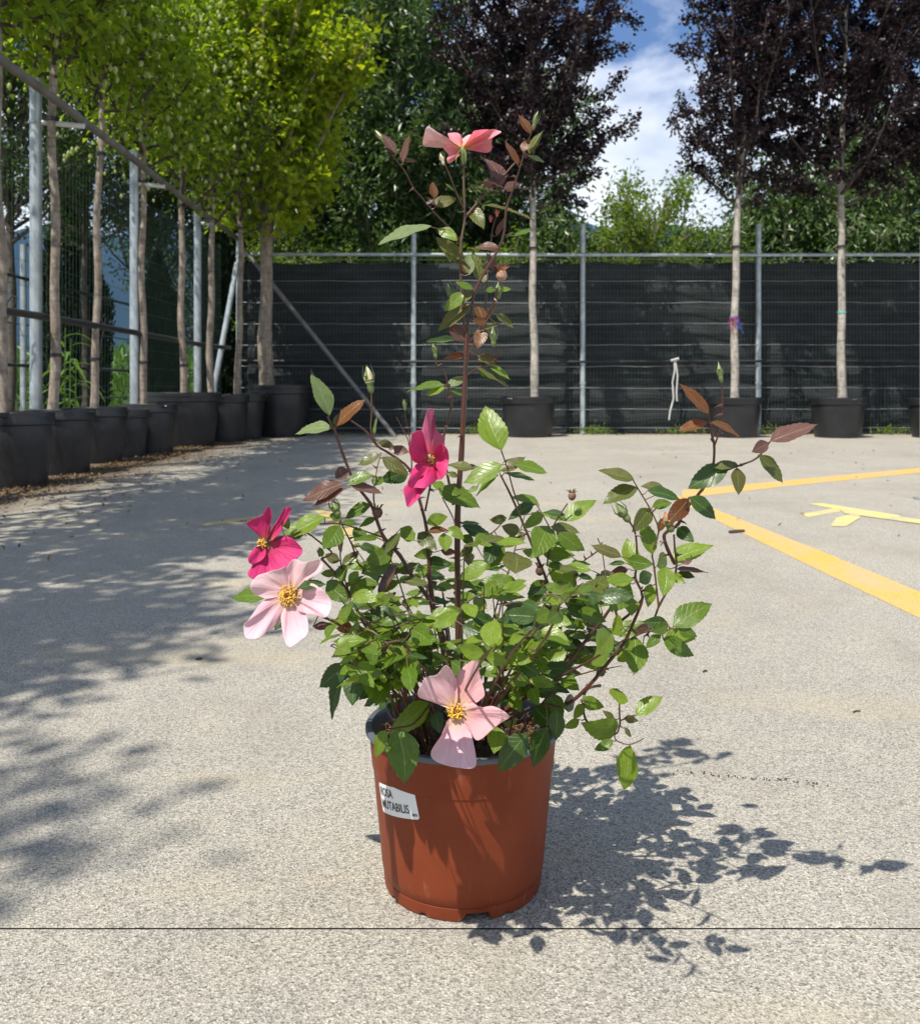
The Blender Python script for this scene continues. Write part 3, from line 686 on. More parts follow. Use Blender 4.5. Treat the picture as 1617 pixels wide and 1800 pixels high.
for i, v in enumerate(s.v):
    k = i % n; row = i // n
    if 1 < row < 5:     # scalloped foot with drainage gaps
        ph = (k + .5) % 12; notch = 1 if ph < 2.0 else 0
        big = 1 if 109 <= k <= 115 else 0
        v.z += .0042 * notch * (row < 5) * (1 - .15 * (row - 2)) if not big else .011 * (1 - .1 * (row - 2))
s.build('pot_body', M_ter, pot)
prof = [(potr(.21) + .002, .2130), (RT - .001, .2135), (RT, .2145), (RT, .2185), (RT - .0012, .2205), (RT - .004, .2212), (RT - .0085, .2205), (RT - .0105, .215), (potr(.18) - .004, .18), (potr(.14) - .004, .14)]
s = MB().lathe(prof, 96, (0, PY, 0))
s.build('rim', M_rim, pot)
# soil and coconut fibre
s = MB(); rg = random.Random(3)
rings = [(potr(.19) - .005, .186)] + [(potr(.19) * f, .189 + .012 * (1 - f)) for f in (.85, .7, .55, .4, .25, .1)]
s.lathe(rings, 40, (0, PY, 0))
for v in s.v: v.z += rg.uniform(-.003, .003)
M_pots = simple('potting_soil', (.07, .042, .024), .95, var=.5, scale=90, bmp=.002, bscale=300)
s.build('soil', M_pots, pot)
s = MB()
for i in range(900):
    a = rg.uniform(0, 6.28); r_ = potr(.19) * math.sqrt(rg.random()) * .97; p = Vector((r_ * math.cos(a), PY + r_ * math.sin(a), .19 + rg.uniform(0, .008)))
    d = Vector((rg.gauss(0, 1), rg.gauss(0, 1), rg.gauss(.1, .45))).normalized() * rg.uniform(.012, .035); c_ = Vector([rg.gauss(0, .005) for _ in range(3)])
    q = p + d
    rr0 = Vector((q.x, q.y - PY)).length
    if rr0 > RT - .012: continue
    s.tube([p, (p + q) / 2 + c_, q], [.0005, .0006, .0003], 3, cap=False)
s.build('coconut_fibre', leafmat('coco_fibre', [(.16, .08, .035), (.30, .17, .08), (.10, .05, .025), (.42, .27, .14)], .8, .1, .2), pot, kind='stuff')
# sticker, bent round the pot
def on_pot(th, z, off): 
    r_ = potr(z) + off; return Vector((r_ * math.sin(th), PY - r_ * math.cos(th), z))
st_c = (-.80, .146); tilt = R(10); Wl, Hl = .078, .039
def st_map(u, v, off):      # u,v metres from the sticker's centre
    x = u * math.cos(tilt) - v * math.sin(tilt) * 1.0; y = u * math.sin(tilt) + v * math.cos(tilt)
    return on_pot(st_c[0] + x / .1265, st_c[1] + y, off)
rc = .004; out = []
for cx, cy, a0 in ((Wl / 2 - rc, Hl / 2 - rc, 0), (-Wl / 2 + rc, Hl / 2 - rc, 90), (-Wl / 2 + rc, -Hl / 2 + rc, 180), (Wl / 2 - rc, -Hl / 2 + rc, 270)):
    for k in range(6): a = R(a0 + 18 * k); out.append((cx + rc * math.cos(a), cy + rc * math.sin(a)))
nx = 24; s = MB()
def vspan(x):
    m_ = max(0, abs(x) - (Wl / 2 - rc)); return Hl / 2 - rc + math.sqrt(max(0, rc * rc - m_ * m_))
for i in range(nx + 1):
    x = -Wl / 2 + Wl * (.5 - .5 * math.cos(math.pi * i / nx)); h = vspan(x)
    for j in range(5): s.v.append(st_map(x, -h + 2 * h * j / 4, .0006))
    if i:
        for j in range(4): a = (i - 1) * 5 + j; s.f.append((a, a + 5, a + 6, a + 1))
lab = s.build('sticker', simple('sticker_paper', (.74, .75, .74), .35, var=.03), pot)
M_ink = simple('black_ink', (.012, .012, .014), .5, var=.05)
def text(body, size, x, y, sx=1.0):
    c = bpy.data.curves.new('lettering', 'FONT'); c.body = body; c.size = size; c.offset = size * .012; c.resolution_u = 4
    o = bpy.data.objects.new('lettering', c); COL.objects.link(o); dg = bpy.context.evaluated_depsgraph_get(); dg.update()
    me = bpy.data.meshes.new_from_object(o.evaluated_get(dg)); bpy.data.objects.remove(o)
    import bmesh; bm = bmesh.new(); bm.from_mesh(me); bmesh.ops.triangulate(bm, faces=bm.faces); 
    for _ in range(1): bmesh.ops.subdivide_edges(bm, edges=[e for e in bm.edges if e.calc_length() > .004], cuts=1)
    for v in bm.verts: v.co = st_map(x + v.co.x * sx, y + v.co.y, .0011)
    bm.to_mesh(me); bm.free(); me.materials.clear(); me.materials.append(M_ink)
    o = link('lettering', me, lab.parent and lab)
    return o
text('ROSA', .0158, -.0355, .0040, .80); text('MUTABILIS', .0158, -.0355, -.0122, .80); text('MIN', .0060, .0285, -.0158, .8)

# ------------------------------------------------------------------ rose bush
VW = {'0': (0, 0, 1.0), '1': (640, 180, 4.285), '2': (400, 600, 3.272), '3': (640, 700, 4.0), '4': (940, 650, 3.1706), '5': (540, 1000, 4.0425), '6': (840, 1000, 4.0425), 'c': (400, 380, 2.6207)}
def U(v, x, y): a = VW[v]; return (a[0] + x / a[2], a[1] + y / a[2])
rose = empty('rose_bush', (0, PY, .2), label='rose bush with pink and magenta single flowers growing out of the terracotta pot', cat='rose bush')
M_cane = simple('red_cane', (.105, .032, .024), .45, var=.3, scale=25, c2=(.06, .03, .018), bmp=.0006, bscale=200)
M_caneg = simple('green_brown_cane', (.12, .085, .035), .45, var=.3, scale=18, c2=(.085, .03, .022))
SEG = []     # (x0,y0,Y0,x1,y1,Y1) for attaching leaves
def smooth(pts, k=3):
    out = []
    for i in range(len(pts) - 1):
        p0 = pts[max(i - 1, 0)]; p1 = pts[i]; p2 = pts[i + 1]; p3 = pts[min(i + 2, len(pts) - 1)]
        for j in range(k):
            t = j / k; out.append(.5 * ((2 * p1) + (p2 - p0) * t + (2 * p0 - 5 * p1 + 4 * p2 - p3) * t * t + (3 * p1 - p0 - 3 * p2 + p3) * t ** 3))
    out.append(pts[-1]); return out
rth = random.Random(4)
def stem(spec, d0, d1, r0, r1, mat=None, thorns=0, name='cane'):
    """spec 'v x y x y / v x y ...' in photo measurements, d depth offsets from the pot centre, r mm"""
    pts = []
    for part in spec.split('/'):
        t = part.split(); v = t[0]; q = list(map(float, t[1:]))
        pts += [U(v, q[i], q[i + 1]) for i in range(0, len(q), 2)]
    L = [0]
    for a, b in zip(pts, pts[1:]): L.append(L[-1] + math.hypot(b[0] - a[0], b[1] - a[1]))
    P3 = [P(x, y, PY + d0 + (d1 - d0) * l / L[-1]) for (x, y), l in zip(pts, L)]
    for (a, b, p, q) in zip(pts, pts[1:], P3, P3[1:]): SEG.append((a[0], a[1], p.y, b[0], b[1], q.y))
    sm = smooth([Vector(p) for p in P3]); m = len(sm)
    s = MB().tube(sm, [(r0 + (r1 - r0) * i / (m - 1)) * .001 * (1.0 + (.12 if i % 3 == 0 else 0)) for i in range(m)], 8)
    for k in range(thorns):
        i = rth.randrange(2, m - 2); t = (sm[i + 1] - sm[i - 1]).normalized(); d = t.orthogonal(); d.rotate(Quaternion(t, rth.uniform(0, 6.28))); r_ = (r0 + (r1 - r0) * i / (m - 1)) * .001
        b = sm[i]; s.tube([b, b + d * (r_ + .0025) - t * .0005, b + d * (r_ + .006) - t * .002], [.0022, .0011, .0001], 5, cap=False)
    return s.build(name, mat or M_cane, rose)
STEMS = [
 ('0 813 1290 806 1125 804 917 811 800 816 700 820 600 821 577', .02, .0, 4.6, 2.9, 9),
 ('1 770 1700 810 1560 830 1430 900 1290 1040 1040 1070 800 1110 680 1150 560 1190 430 1230 300 1270 200', 0, -.05, 2.1, .9, 8),
 ('1 757 1720 735 1450 725 1250 728 1060 755 900 755 780 750 600 750 440 745 370', 0, .0, 1.9, 1.3, 6),
 ('1 728 1060 690 1000 620 920 540 840 440 720 370 640 310 520 240 430 200 370 155 305', 0, -.05, 1.5, .8, 4),
 ('1 755 870 840 770 900 700 980 630 1120 470 1165 430', 0, .05, 1.6, 1.0, 2),
 ('1 755 810 700 690 650 560 612 470', 0, -.03, 1.4, .9, 0),
 ('1 910 1600 930 1300 940 1200 960 1000 980 900 1000 850', .02, .05, 1.3, .8, 1),
 ('1 800 1800 880 1690 950 1560 985 1480 1000 1400', -.0, -.04, 1.6, 1.1, 2),
 ('c 1108 640 1150 560 1200 470 1240 400', 0, -.03, 1.5, .9, 1),
 ('c 1108 730 1150 700 1200 680 1250 640 1225 600', 0, -.03, 1.2, .8, 0),
 ('c 1040 1330 1000 1120 995 1020 1015 940 1035 850 1020 800 1000 720 960 680 960 655', .03, .0, 2.0, .9, 5),
 ('1 500 935 560 950 650 965 700 1010', -.03, -.0, .8, .8, 0),
 ('0 800 1290 / 2 1270 1800 1240 1700 1200 1580 1150 1470 1060 1350 990 1230 900 1130 855 1020 820 930 730 810 660 640 620 520 600 480 575 430', .0, -.10, 3.5, 1.3, 12),
 ('0 797 1290 / 2 1225 1690 1190 1550 1160 1300 1145 1080 1100 900 1050 740 940 650 860 600 800 520 710 455', .05, .02, 3.2, 1.1, 8),
 ('2 860 600 825 510 830 400 825 285', .02, .0, 1.3, 1.3, 0),
 ('2 1060 760 1055 640 1035 560 970 435', .03, .05, 1.2, .5, 2),
 ('2 1057 650 1045 540 1030 470 1020 400', .03, .02, .8, .5, 1),
 ('2 880 640 850 780 840 900 850 960', .0, -.06, 1.1, 1.1, 3),
 ('2 900 1130 740 1075 650 1050 530 1050', -.05, -.11, 1.1, .8, 3),
 ('0 785 1290 / 2 960 1790 810 1660 720 1500 640 1360 540 1250', .0, -.10, 2.8, 1.5, 5),
 ('2 540 1250 600 1220 560 1180 445 1095 380 1110 240 1150', -.10, -.14, 1.3, 1.0, 2),
 ('2 900 1360 760 1290 720 1180 655 1050', -.03, -.10, 1.4, .9, 2),
 ('2 720 1500 690 1420 655 1300 648 1200 655 1080', -.07, -.10, 1.2, .8, 3),
 ('0 790 1285 / 5 800 900 720 800 560 700 420 640 340 520 230 400 120 345 45 310 / 2 440 1520 380 1480', .0, -.22, 2.4, 1.2, 5),
 ('5 420 640 350 700 330 720', -.14, -.20, 1.0, .8, 0), ('5 350 640 300 670 290 690', -.14, -.20, 1.0, .8, 0),
 ('5 760 850 670 740 580 550', .0, -.08, 1.8, 1.0, 2),
 ('5 720 960 620 870 480 720 430 640', -.04, -.07, 1.6, 1.0, 1),
 ('0 830 1290 / 5 1160 900 1060 640 1000 600 940 430 880 200 865 0', .02, .03, 3.4, 2.6, 5),
 ('3 640 760 700 900 770 1060 700 1280', .02, .0, .1, .1, 0),
 ('3 550 700 620 830 640 900', .02, -.04, 1.0, .8, 0), ('3 430 790 460 640 480 520', .02, -.03, 1.5, 1.2, 1),
 ('3 960 540 1040 700 1130 910 1200 1080 1290 1300 1320 1480 / 0 985 1100 960 1180 850 1292', -.05, .0, 1.3, 2.8, 5),
 ('3 940 545 860 510 760 490 600 470 545 440', -.05, -.03, 1.5, 1.1, 2),
 ('3 965 370 1010 500 1050 650 1100 780', -.07, -.05, .9, 1.0, 0),
 ('3 1430 740 1340 880 1310 1000 1285 1180', .02, .02, 1.0, 1.2, 0),
 ('3 1300 900 1220 760 1200 745', -.02, .0, .8, .8, 0), ('3 1000 840 930 920 850 980 740 1050', -.0, .04, .8, 1.0, 0),
 ('4 545 610 580 670 650 790 690 900 655 1020 665 1100 690 1320', -.12, -.12, .8, 1.3, 1),
 ('0 835 1290 / 6 400 850 600 700 800 470 880 370 960 270 / 4 480 1400 600 1280', .0, -.10, 2.6, 1.7, 4),
 ('0 842 1290 / 6 560 1000 770 850 930 660 1030 540 1110 370 1170 200 / 4 560 1160 570 1080 562 920 530 850', -.02, -.16, 2.7, 1.1, 9),
 ('4 690 1320 785 1130 780 1000 775 920', -.12, -.17, 1.6, 1.1, 2), ('6 1180 480 1220 440 / 4 690 1320', -.12, -.12, 1.4, 1.4, 1),
 ('6 1030 540 1130 470 1220 440', -.12, -.13, 1.4, 1.2, 0), ('6 1220 440 1310 460 1370 420', -.13, -.17, 1.0, .8, 0),
 ('4 780 1080 740 1000 720 930 740 900 800 860 830 790 930 670 990 550 1000 430 990 380 975 290 965 245', -.13, -.24, 2.3, 1.2, 7),
 ('4 1000 425 1040 300 1045 150 1040 60', -.22, -.24, 1.1, .8, 3),
 ('4 930 675 990 600 1080 555 1150 530 1240 490 1310 400', -.19, -.26, 1.5, .9, 3),
 ('4 1125 545 1120 535', -.23, -.23, .7, .7, 0), ('4 860 710 830 790', -.18, -.17, .9, .9, 0),
 ('4 375 960 350 1010 255 1080 220 1140', .08, .08, 1.0, 1.2, 2), ('4 255 1080 190 1030', .08, .08, .9, .5, 0),
 ('4 350 940 375 1010 400 1200', .05, .02, .8, .9, 0),
 ('6 870 830 770 860 750 980 770 1080 840 1120 970 1180 1010 1110', -.05, -.14, 2.0, 1.0, 3),
 ('6 970 1180 985 1222 1080 1250 1180 1205', -.14, -.15, .9, .5, 0), ('6 1010 1110 1005 1000 1005 960', -.14, -.15, 1.2, .9, 0), ('6 1010 1080 1110 1040', -.14, -.15, .9, .8, 0),
 ('0 845 1288 / 6 350 1010 480 960 600 990', -.03, -.15, 1.8, 1.0, 1), ('6 350 1010 330 1100 350 1170', -.08, -.17, 1.2, .9, 0),
 ('6 480 960 490 1050 490 1132', -.15, -.18, 1.0, .8, 0), ('6 480 960 540 980 565 1002', -.15, -.16, 1.0, .8, 0),
 ('0 820 1292 / 6 60 905 -30 910', -.03, -.17, 2.0, 1.2, 1), ('6 200 850 190 790', -.05, -.1, .9, .8, 0), ('6 100 1120 170 1080', -.12, -.14, .8, .8, 0),
 ('0 790 1292 / 5 900 1010 880 960 760 1100 640 1130 600 1140', -.05, -.23, 1.6, .9, 1),
 ('0 835 1285 858 1225 898 1150 935 1108', -.03, -.40, 2.2, 1.0, 2), ('0 815 1285 812 1230 845 1165 866 1138', -.03, -.36, 1.8, .9, 1),
 ('0 800 1285 780 1220 740 1170 705 1130 668 1140', -.03, -.33, 2.0, .9, 2), ('0 840 1285 900 1200 960 1120 985 1060', -.04, -.44, 2.2, 1.0, 2), ('0 850 1285 950 1210 1040 1160 1105 1120', -.04, -.30, 2.0, 1.0, 2),
]
for i, t in enumerate(STEMS):
    if t[3] < .2: continue
    stem(t[0], t[1], t[2], t[3], t[4], M_caneg if i % 3 == 2 else M_cane, t[5])
def near(x, y):
    best = (1e9, PY, x, y)
    for x0, y0, Y0, x1, y1, Y1 in SEG:
        dx, dy = x1 - x0, y1 - y0; l = dx * dx + dy * dy
        t = 0 if l == 0 else max(0, min(1, ((x - x0) * dx + (y - y0) * dy) / l))
        qx, qy = x0 + dx * t, y0 + dy * t; d = math.hypot(x - qx, y - qy)
        if d < best[0]: best = (d, Y0 + (Y1 - Y0) * t, qx, qy)
    return best
# leaf meshes: unit length along +Y, normal +Z, width .5
def leafmesh(name, mat, seed, ratio=.52):
    rg = random.Random(seed); ns = 18; V = []; UVs = []; T = []; curl = rg.uniform(.04, .22); fold = rg.uniform(.10, .32); tw = rg.uniform(-.25, .25); bend = rg.uniform(-.05, .05)
    pk = rg.uniform(.34, .44)
    for i in range(ns + 1):
        t = i / ns
        wv = (math.sin(math.pi * min(1, t / pk * .5)) if t < pk else max(0.0, math.cos(math.pi / 2 * (t - pk) / (1 - pk))) ** 1.05)
        wv = max(wv, .0) ** .82 * ratio / 2
        if t > .9: wv *= .75
        ser = 1 + (.045 if i % 2 else -.02)
        for j in range(5):
            u = (j - 2) / 2; x = u * wv * (ser if abs(u) == 1 else 1); y = t - (.018 if abs(u) == 1 and i % 2 == 0 else 0)
            z = fold * abs(x) * (1 - .35 * abs(u)) - curl * t * t + .012 * math.sin(t * 14 + u * 2 + seed) * abs(u)
            a = tw * t; V.append((x * math.cos(a) - z * math.sin(a) + bend * math.sin(t * 3), y, x * math.sin(a) + z * math.cos(a))); UVs.append(((u + 1) / 2, t))
        if i:
            for j in range(4): a = (i - 1) * 5 + j; T.append((a, a + 1, a + 6, a + 5))
    return npmesh(name, V, T, True, mat, uv=UVs)
LM = {
 'g': leafmat('rose_leaf_green', [(.085, .150, .011), (.125, .20, .015), (.10, .165, .017), (.15, .225, .019)], .36, .30, .45, veins=True, island=False),
 'l': leafmat('rose_leaf_sunlit', [(.165, .25, .02), (.21, .29, .028), (.18, .26, .028)], .36, .35, .45, veins=True, island=False),  # lighter copy of the leaf green, sunlight put into the colour
 'd': leafmat('rose_leaf_shaded', [(.040, .085, .014), (.050, .10, .016)], .34, .25, .5, veins=True, island=False),  # darker copy of the leaf green, shade put into the colour
 'o': leafmat('rose_leaf_olive', [(.10, .125, .025), (.14, .15, .032), (.12, .11, .030)], .34, .32, .5, (1.5, 1.3, .5), veins=True, island=False),
 'r': leafmat('rose_leaf_plum', [(.13, .055, .045), (.16, .075, .060), (.11, .05, .035)], .34, .25, .5, (1.6, .7, .5), veins=True, island=False),
 'b': leafmat('rose_leaf_bronze', [(.17, .065, .022), (.21, .085, .028), (.15, .075, .022)], .36, .4, .45, (1.7, .8, .4), veins=True, island=False),
 'p': leafmat('rose_leaf_pale', [(.17, .23, .09), (.20, .25, .11)], .45, .3, .35, veins=True, island=False)}
LMESH = {k: [leafmesh('leaf', m, 10 * i + ord(k)) for i in range(6)] for k, m in LM.items()}
LEAVES = {
'1': '''240 380 135 225 60 r;295 450 320 215 72 r;300 440 400 435 35 b;245 385 165 330 40 r;540 775 470 700 30 r;530 720 515 590 58 b;512 765 700 705 85 o;690 670 610 600 26 g;
510 825 455 858 16 g;500 932 95 1022 95 p;560 955 700 1030 85 g;740 1225 540 1000 118 o;790 1292 735 1185 55 b;795 1292 790 1132 80 p;865 1342 830 1105 95 o;885 1360 915 1290 30 p;
1045 610 930 385 108 r;1045 640 910 560 45 r;1055 645 1180 590 68 r;960 650 935 530 90 b;900 650 790 618 40 o;900 660 1025 655 28 o;900 772 1295 825 58 o;810 790 905 930 98 o;
1155 470 1075 265 68 b;1250 230 1180 75 72 b;1245 385 1325 190 72 o;1240 400 1365 435 42 p;1195 370 1245 250 58 b;1140 1000 1260 925 45 g;1010 1095 830 1070 70 r;1000 1000 1045 850 50 r;
820 1405 690 1345 50 g;745 1430 600 1562 88 g;815 1430 685 1515 55 o;800 1520 535 1690 88 o;770 1800 630 1645 92 r;720 1785 460 1788 44 g;985 1590 1135 1690 52 o;920 1640 820 1640 60 b;
900 1650 860 1500 80 b;890 1690 850 1850 90 b;1020 1665 885 1695 30 o;985 1412 905 1410 42 g;1030 1410 1108 1402 36 g;975 1270 940 1120 60 r''',
'c': '''1095 640 990 643 36 b;1150 650 1250 665 42 b;1150 700 1315 765 42 o;1210 690 1305 748 34 g;1160 705 1230 752 36 g;990 778 822 776 42 g;1000 792 910 815 26 g;1012 782 1095 725 38 p;1020 795 1122 822 24 g;1000 790 985 765 18 g;1150 640 1245 690 30 o;1190 700 1300 740 26 o''',
'2': '''585 422 492 180 72 p;495 290 487 150 16 r;600 500 380 495 66 p;605 475 700 405 60 o;620 492 775 310 62 b;625 490 650 400 56 p;845 535 850 415 26 p;870 580 960 605 42 o;1040 635 920 608 50 r;
875 650 745 702 46 o;890 668 1045 755 62 o;1035 750 895 795 92 d;680 790 628 714 72 r;690 815 840 765 60 g;845 830 878 760 64 g;665 820 422 902 68 r;672 848 490 937 42 r;710 828 900 858 45 r;
825 940 665 1010 56 g;850 1018 750 1055 36 g;655 1015 575 1005 48 g;660 1040 748 1038 26 g;645 1060 550 1190 108 g;765 1075 730 1145 76 g;560 1010 298 1105 66 g;440 1100 345 1132 50 o;310 1055 380 1025 62 g;
650 1090 640 1225 36 r;645 1262 555 1222 55 o;660 1292 752 1200 55 o;545 1240 530 1180 26 g;650 1292 660 1368 80 g;620 1342 530 1330 40 g;235 1468 8 1448 66 g;405 1420 565 1378 36 d;335 1570 275 1658 62 d;
570 1385 690 1492 98 g;715 1380 832 1532 112 l;700 1395 762 1318 60 g;687 1515 678 1622 72 g;755 1382 872 1390 30 g;868 1455 970 1290 46 r;872 1442 1002 1368 50 l;772 1335 960 1215 108 g;882 1228 990 1110 62 o;
1000 1072 1062 1142 72 g;1082 1300 970 1330 36 o;945 1490 930 1430 72 d;1010 1370 1155 1386 32 o;825 1532 1052 1612 92 g;1030 1530 1082 1468 46 l;792 1560 832 1615 36 d;490 1640 622 1622 26 r;715 1640 640 1655 58 b;
722 1660 812 1690 46 o;950 1640 760 1785 138 g;1060 1660 1170 1745 110 g;745 1680 642 1722 42 g''',
'3': '''965 362 850 28 178 l;950 512 1128 400 70 o;1050 460 1290 520 66 g;985 525 1202 570 26 g;970 465 692 580 98 g;930 545 770 662 36 g;800 620 720 660 32 g;760 490 592 455 60 o;660 505 802 470 38 o;
660 550 575 520 36 o;565 612 462 600 56 l;520 640 818 742 106 g;1230 748 1042 660 60 g;1190 745 1002 832 66 d;1255 810 1112 902 70 l;1000 842 890 858 62 o;1410 820 1262 790 32 d;1415 862 1622 690 96 l;
1100 962 962 895 80 o;1298 900 1222 1102 160 g;1310 905 1522 936 50 o;1350 930 1562 1062 108 g;1142 952 980 1050 78 o;1310 1090 1440 1110 84 g;1240 1100 1110 1070 60 l;440 880 592 828 80 g;
680 885 830 880 18 g;690 897 932 972 70 d;592 912 702 990 70 l;690 965 770 1032 62 g;935 1002 868 1165 108 d;980 1022 880 1192 80 g;1060 1232 1060 1042 196 o;765 1045 660 1112 56 o;700 1130 795 1118 80 o;
452 938 592 910 40 b;380 950 500 1050 98 o;352 1002 288 920 80 g;255 950 120 1102 60 o;482 1078 350 1112 70 g;540 1070 650 1082 50 r;560 950 572 1072 88 g;200 1082 0 1172 108 g;232 1168 90 1372 50 r;
382 1170 230 1222 60 o;442 1150 602 1172 88 d;270 1285 448 1285 36 o;870 1162 650 1262 78 g;1092 1342 822 1262 108 g;930 1290 820 1392 80 l;900 1392 1132 1390 66 l;660 1282 790 1322 50 g;1492 1342 1290 1142 128 l;
1282 1282 1170 1432 108 g;1322 1320 1422 1402 88 d;1562 1462 1382 1450 128 d;782 1492 862 1400 98 l;882 1742 922 1540 138 l;1362 1722 1050 1540 128 l;970 1542 1142 1480 128 d;1202 1562 1332 1500 98 l;
842 1792 640 1755 108 l;40 1490 320 1582 108 d;322 1590 480 1745 148 g;0 1762 262 1642 156 g;340 1402 372 1470 60 l;730 1600 600 1590 40 g''',
'4': '''968 245 820 60 76 b;962 290 795 332 40 b;985 292 1162 350 42 b;1310 400 1572 272 74 r;1300 405 1214 456 62 r;1245 475 1397 627 74 o;1125 527 988 527 36 o;1125 547 1150 690 76 o;1078 540 850 652 88 d;
860 710 1022 825 80 d;858 720 742 850 88 b;550 611 360 545 66 o;575 655 378 742 70 o;720 662 592 640 46 o;625 675 822 702 46 d;655 765 768 740 50 g;640 775 560 900 88 o;655 1028 615 815 94 l;
795 880 878 952 70 d;695 900 722 820 40 b;758 1064 993 966 74 l;485 1045 318 960 46 o;560 1100 515 930 90 l;520 1060 655 1082 76 g;505 1078 410 1070 16 d;522 1108 410 1145 40 r;547 1170 395 1160 60 l;
680 1092 772 1040 88 g;820 1082 877 1055 26 r;732 1102 720 1242 90 l;762 1150 832 1186 50 l;790 1112 968 1118 16 r;800 1130 897 1150 40 d;580 1182 660 1140 70 g;640 1196 635 1316 66 l;535 1267 540 1350 80 l;
530 1192 412 1342 108 g;375 1196 262 1292 108 g;370 1362 300 1330 84 d;772 1432 992 1288 90 g;800 1432 902 1490 60 g;718 1500 902 1488 78 g;715 1502 902 1586 84 g;640 1442 565 1452 46 r;732 1402 610 1410 60 d;
742 1422 650 1455 60 g;700 1480 620 1552 46 g;352 1562 440 1442 118 l;600 1562 482 1545 128 g;270 1402 190 1372 80 g;150 1342 95 1402 88 g''',
'5': '''290 682 80 850 118 d;245 762 125 1062 92 d;350 715 320 972 138 d;590 880 400 970 70 d;570 930 495 1002 40 d;640 880 600 1012 90 d;500 668 602 640 46 g;500 770 662 832 60 g;720 792 802 690 70 d;
872 958 552 1152 110 l;640 1135 690 1532 208 g;562 1150 455 1342 88 g;900 1062 760 1100 88 g;910 1002 940 1172 90 d;1040 560 1258 622 110 l;1000 650 1122 752 128 g;310 462 222 532 60 g;270 552 352 500 60 d;
432 460 328 410 46 l;1180 1312 1030 1340 60 l''',
'6': '''1110 480 1110 748 158 g;950 462 850 602 118 l;1030 422 940 350 128 g;810 682 952 590 88 l;840 752 932 690 70 d;632 590 410 672 88 l;60 632 212 662 88 l;200 642 392 652 70 l;1005 962 1015 815 128 l;
1120 1042 1312 900 78 l;730 932 892 992 88 l;745 960 672 1072 58 l;720 1072 610 1132 58 l;600 972 732 942 108 d;1000 1122 770 1130 156 l;960 1222 825 1286 52 g;1042 1130 1096 1196 30 o;965 1062 890 1015 40 o;
1040 1060 1142 1080 50 o;1080 1256 1025 1582 118 l;350 1172 140 1450 148 d;490 1132 355 1416 118 d;565 1002 540 1232 98 d;402 982 520 1102 128 d;175 1092 296 1085 70 l;130 1122 118 1312 118 l;180 1150 150 1300 70 g;
190 792 80 740 78 l;300 662 422 762 108 d;402 802 470 852 60 g;450 762 532 812 50 d;830 372 820 270 98 d;740 332 600 402 88 d;750 432 710 372 50 l;420 342 180 330 108 d'''}
rl = random.Random(21); KW = .52; nleaf = 0
def orient(ax, want_up=True, roll=0.0):
    n0 = Vector((0, -1, 0)); n0 = n0 - ax * n0.dot(ax)
    if n0.length < .05: n0 = Vector((0, 0, 1)) - ax * ax.z
    n0.normalize(); a = Quaternion(ax, roll) @ n0; b = Quaternion(ax, -roll) @ n0
    return a if a.z > b.z else b
def put_leaf(B, ax, nrm, L, wscale, kind, parent=rose):
    x = ax.cross(nrm).normalized()
    M_ = Matrix((x * L * wscale, ax * L, nrm * L)).transposed().to_4x4(); M_.translation = B
    o = bpy.data.objects.new('leaf', rl.choice(LMESH[kind])); COL.objects.link(o); o.parent = parent
    o.matrix_parent_inverse = Matrix.Translation(parent.location).inverted(); o.matrix_basis = M_
    return o
PET = MB()
for v, txt in LEAVES.items():
    for it in txt.replace('\n', '').split(';'):
        q = it.split(); bx, by = U(v, float(q[0]), float(q[1])); tx, ty = U(v, float(q[2]), float(q[3])); wpx = float(q[4]) / VW[v][2]; kd = q[5]
        if kd == 'g' and rl.random() < .2: kd = 'l'
        d, Y, qx, qy = near(bx, by); Y += rl.uniform(-.012, .012)
        if d > 30: Y = PY + rl.uniform(-.12, .06)
        if by > 1225 and ty > 1290 and 655 < tx < 985: Y = min(Y, 1.13)
        la = math.hypot(tx - bx, ty - by) / F * Y; wa = wpx / F * Y * 1.1; r_ = wa / la; sgn = 1 if ty < by else -1
        if r_ <= KW: L = la; roll = math.acos(min(1, r_ / KW)); dep = rl.uniform(-.1, .25) * la * sgn
        else: L = min(.075, wa / KW); L = max(L, la); roll = rl.uniform(0, .3); dep = sgn * math.sqrt(max(0, L * L - la * la))
        B = P(bx, by, Y); Tp = P(tx, ty, Y + dep); ax = (Tp - B); L = ax.length; ax.normalize()
        put_leaf(B, ax, orient(ax, True, roll), L, max(.7, min(1.5, wa / max(1e-6, KW * L * math.cos(roll)))), kd); nleaf += 1
        if 1.5 < d < 45:
            A = P(qx, qy, Y); mid = (A + B) / 2 + Vector((0, 0, -.002)); PET.tube([A, mid, B], [.0009, .0007, .0006], 5, cap=False)
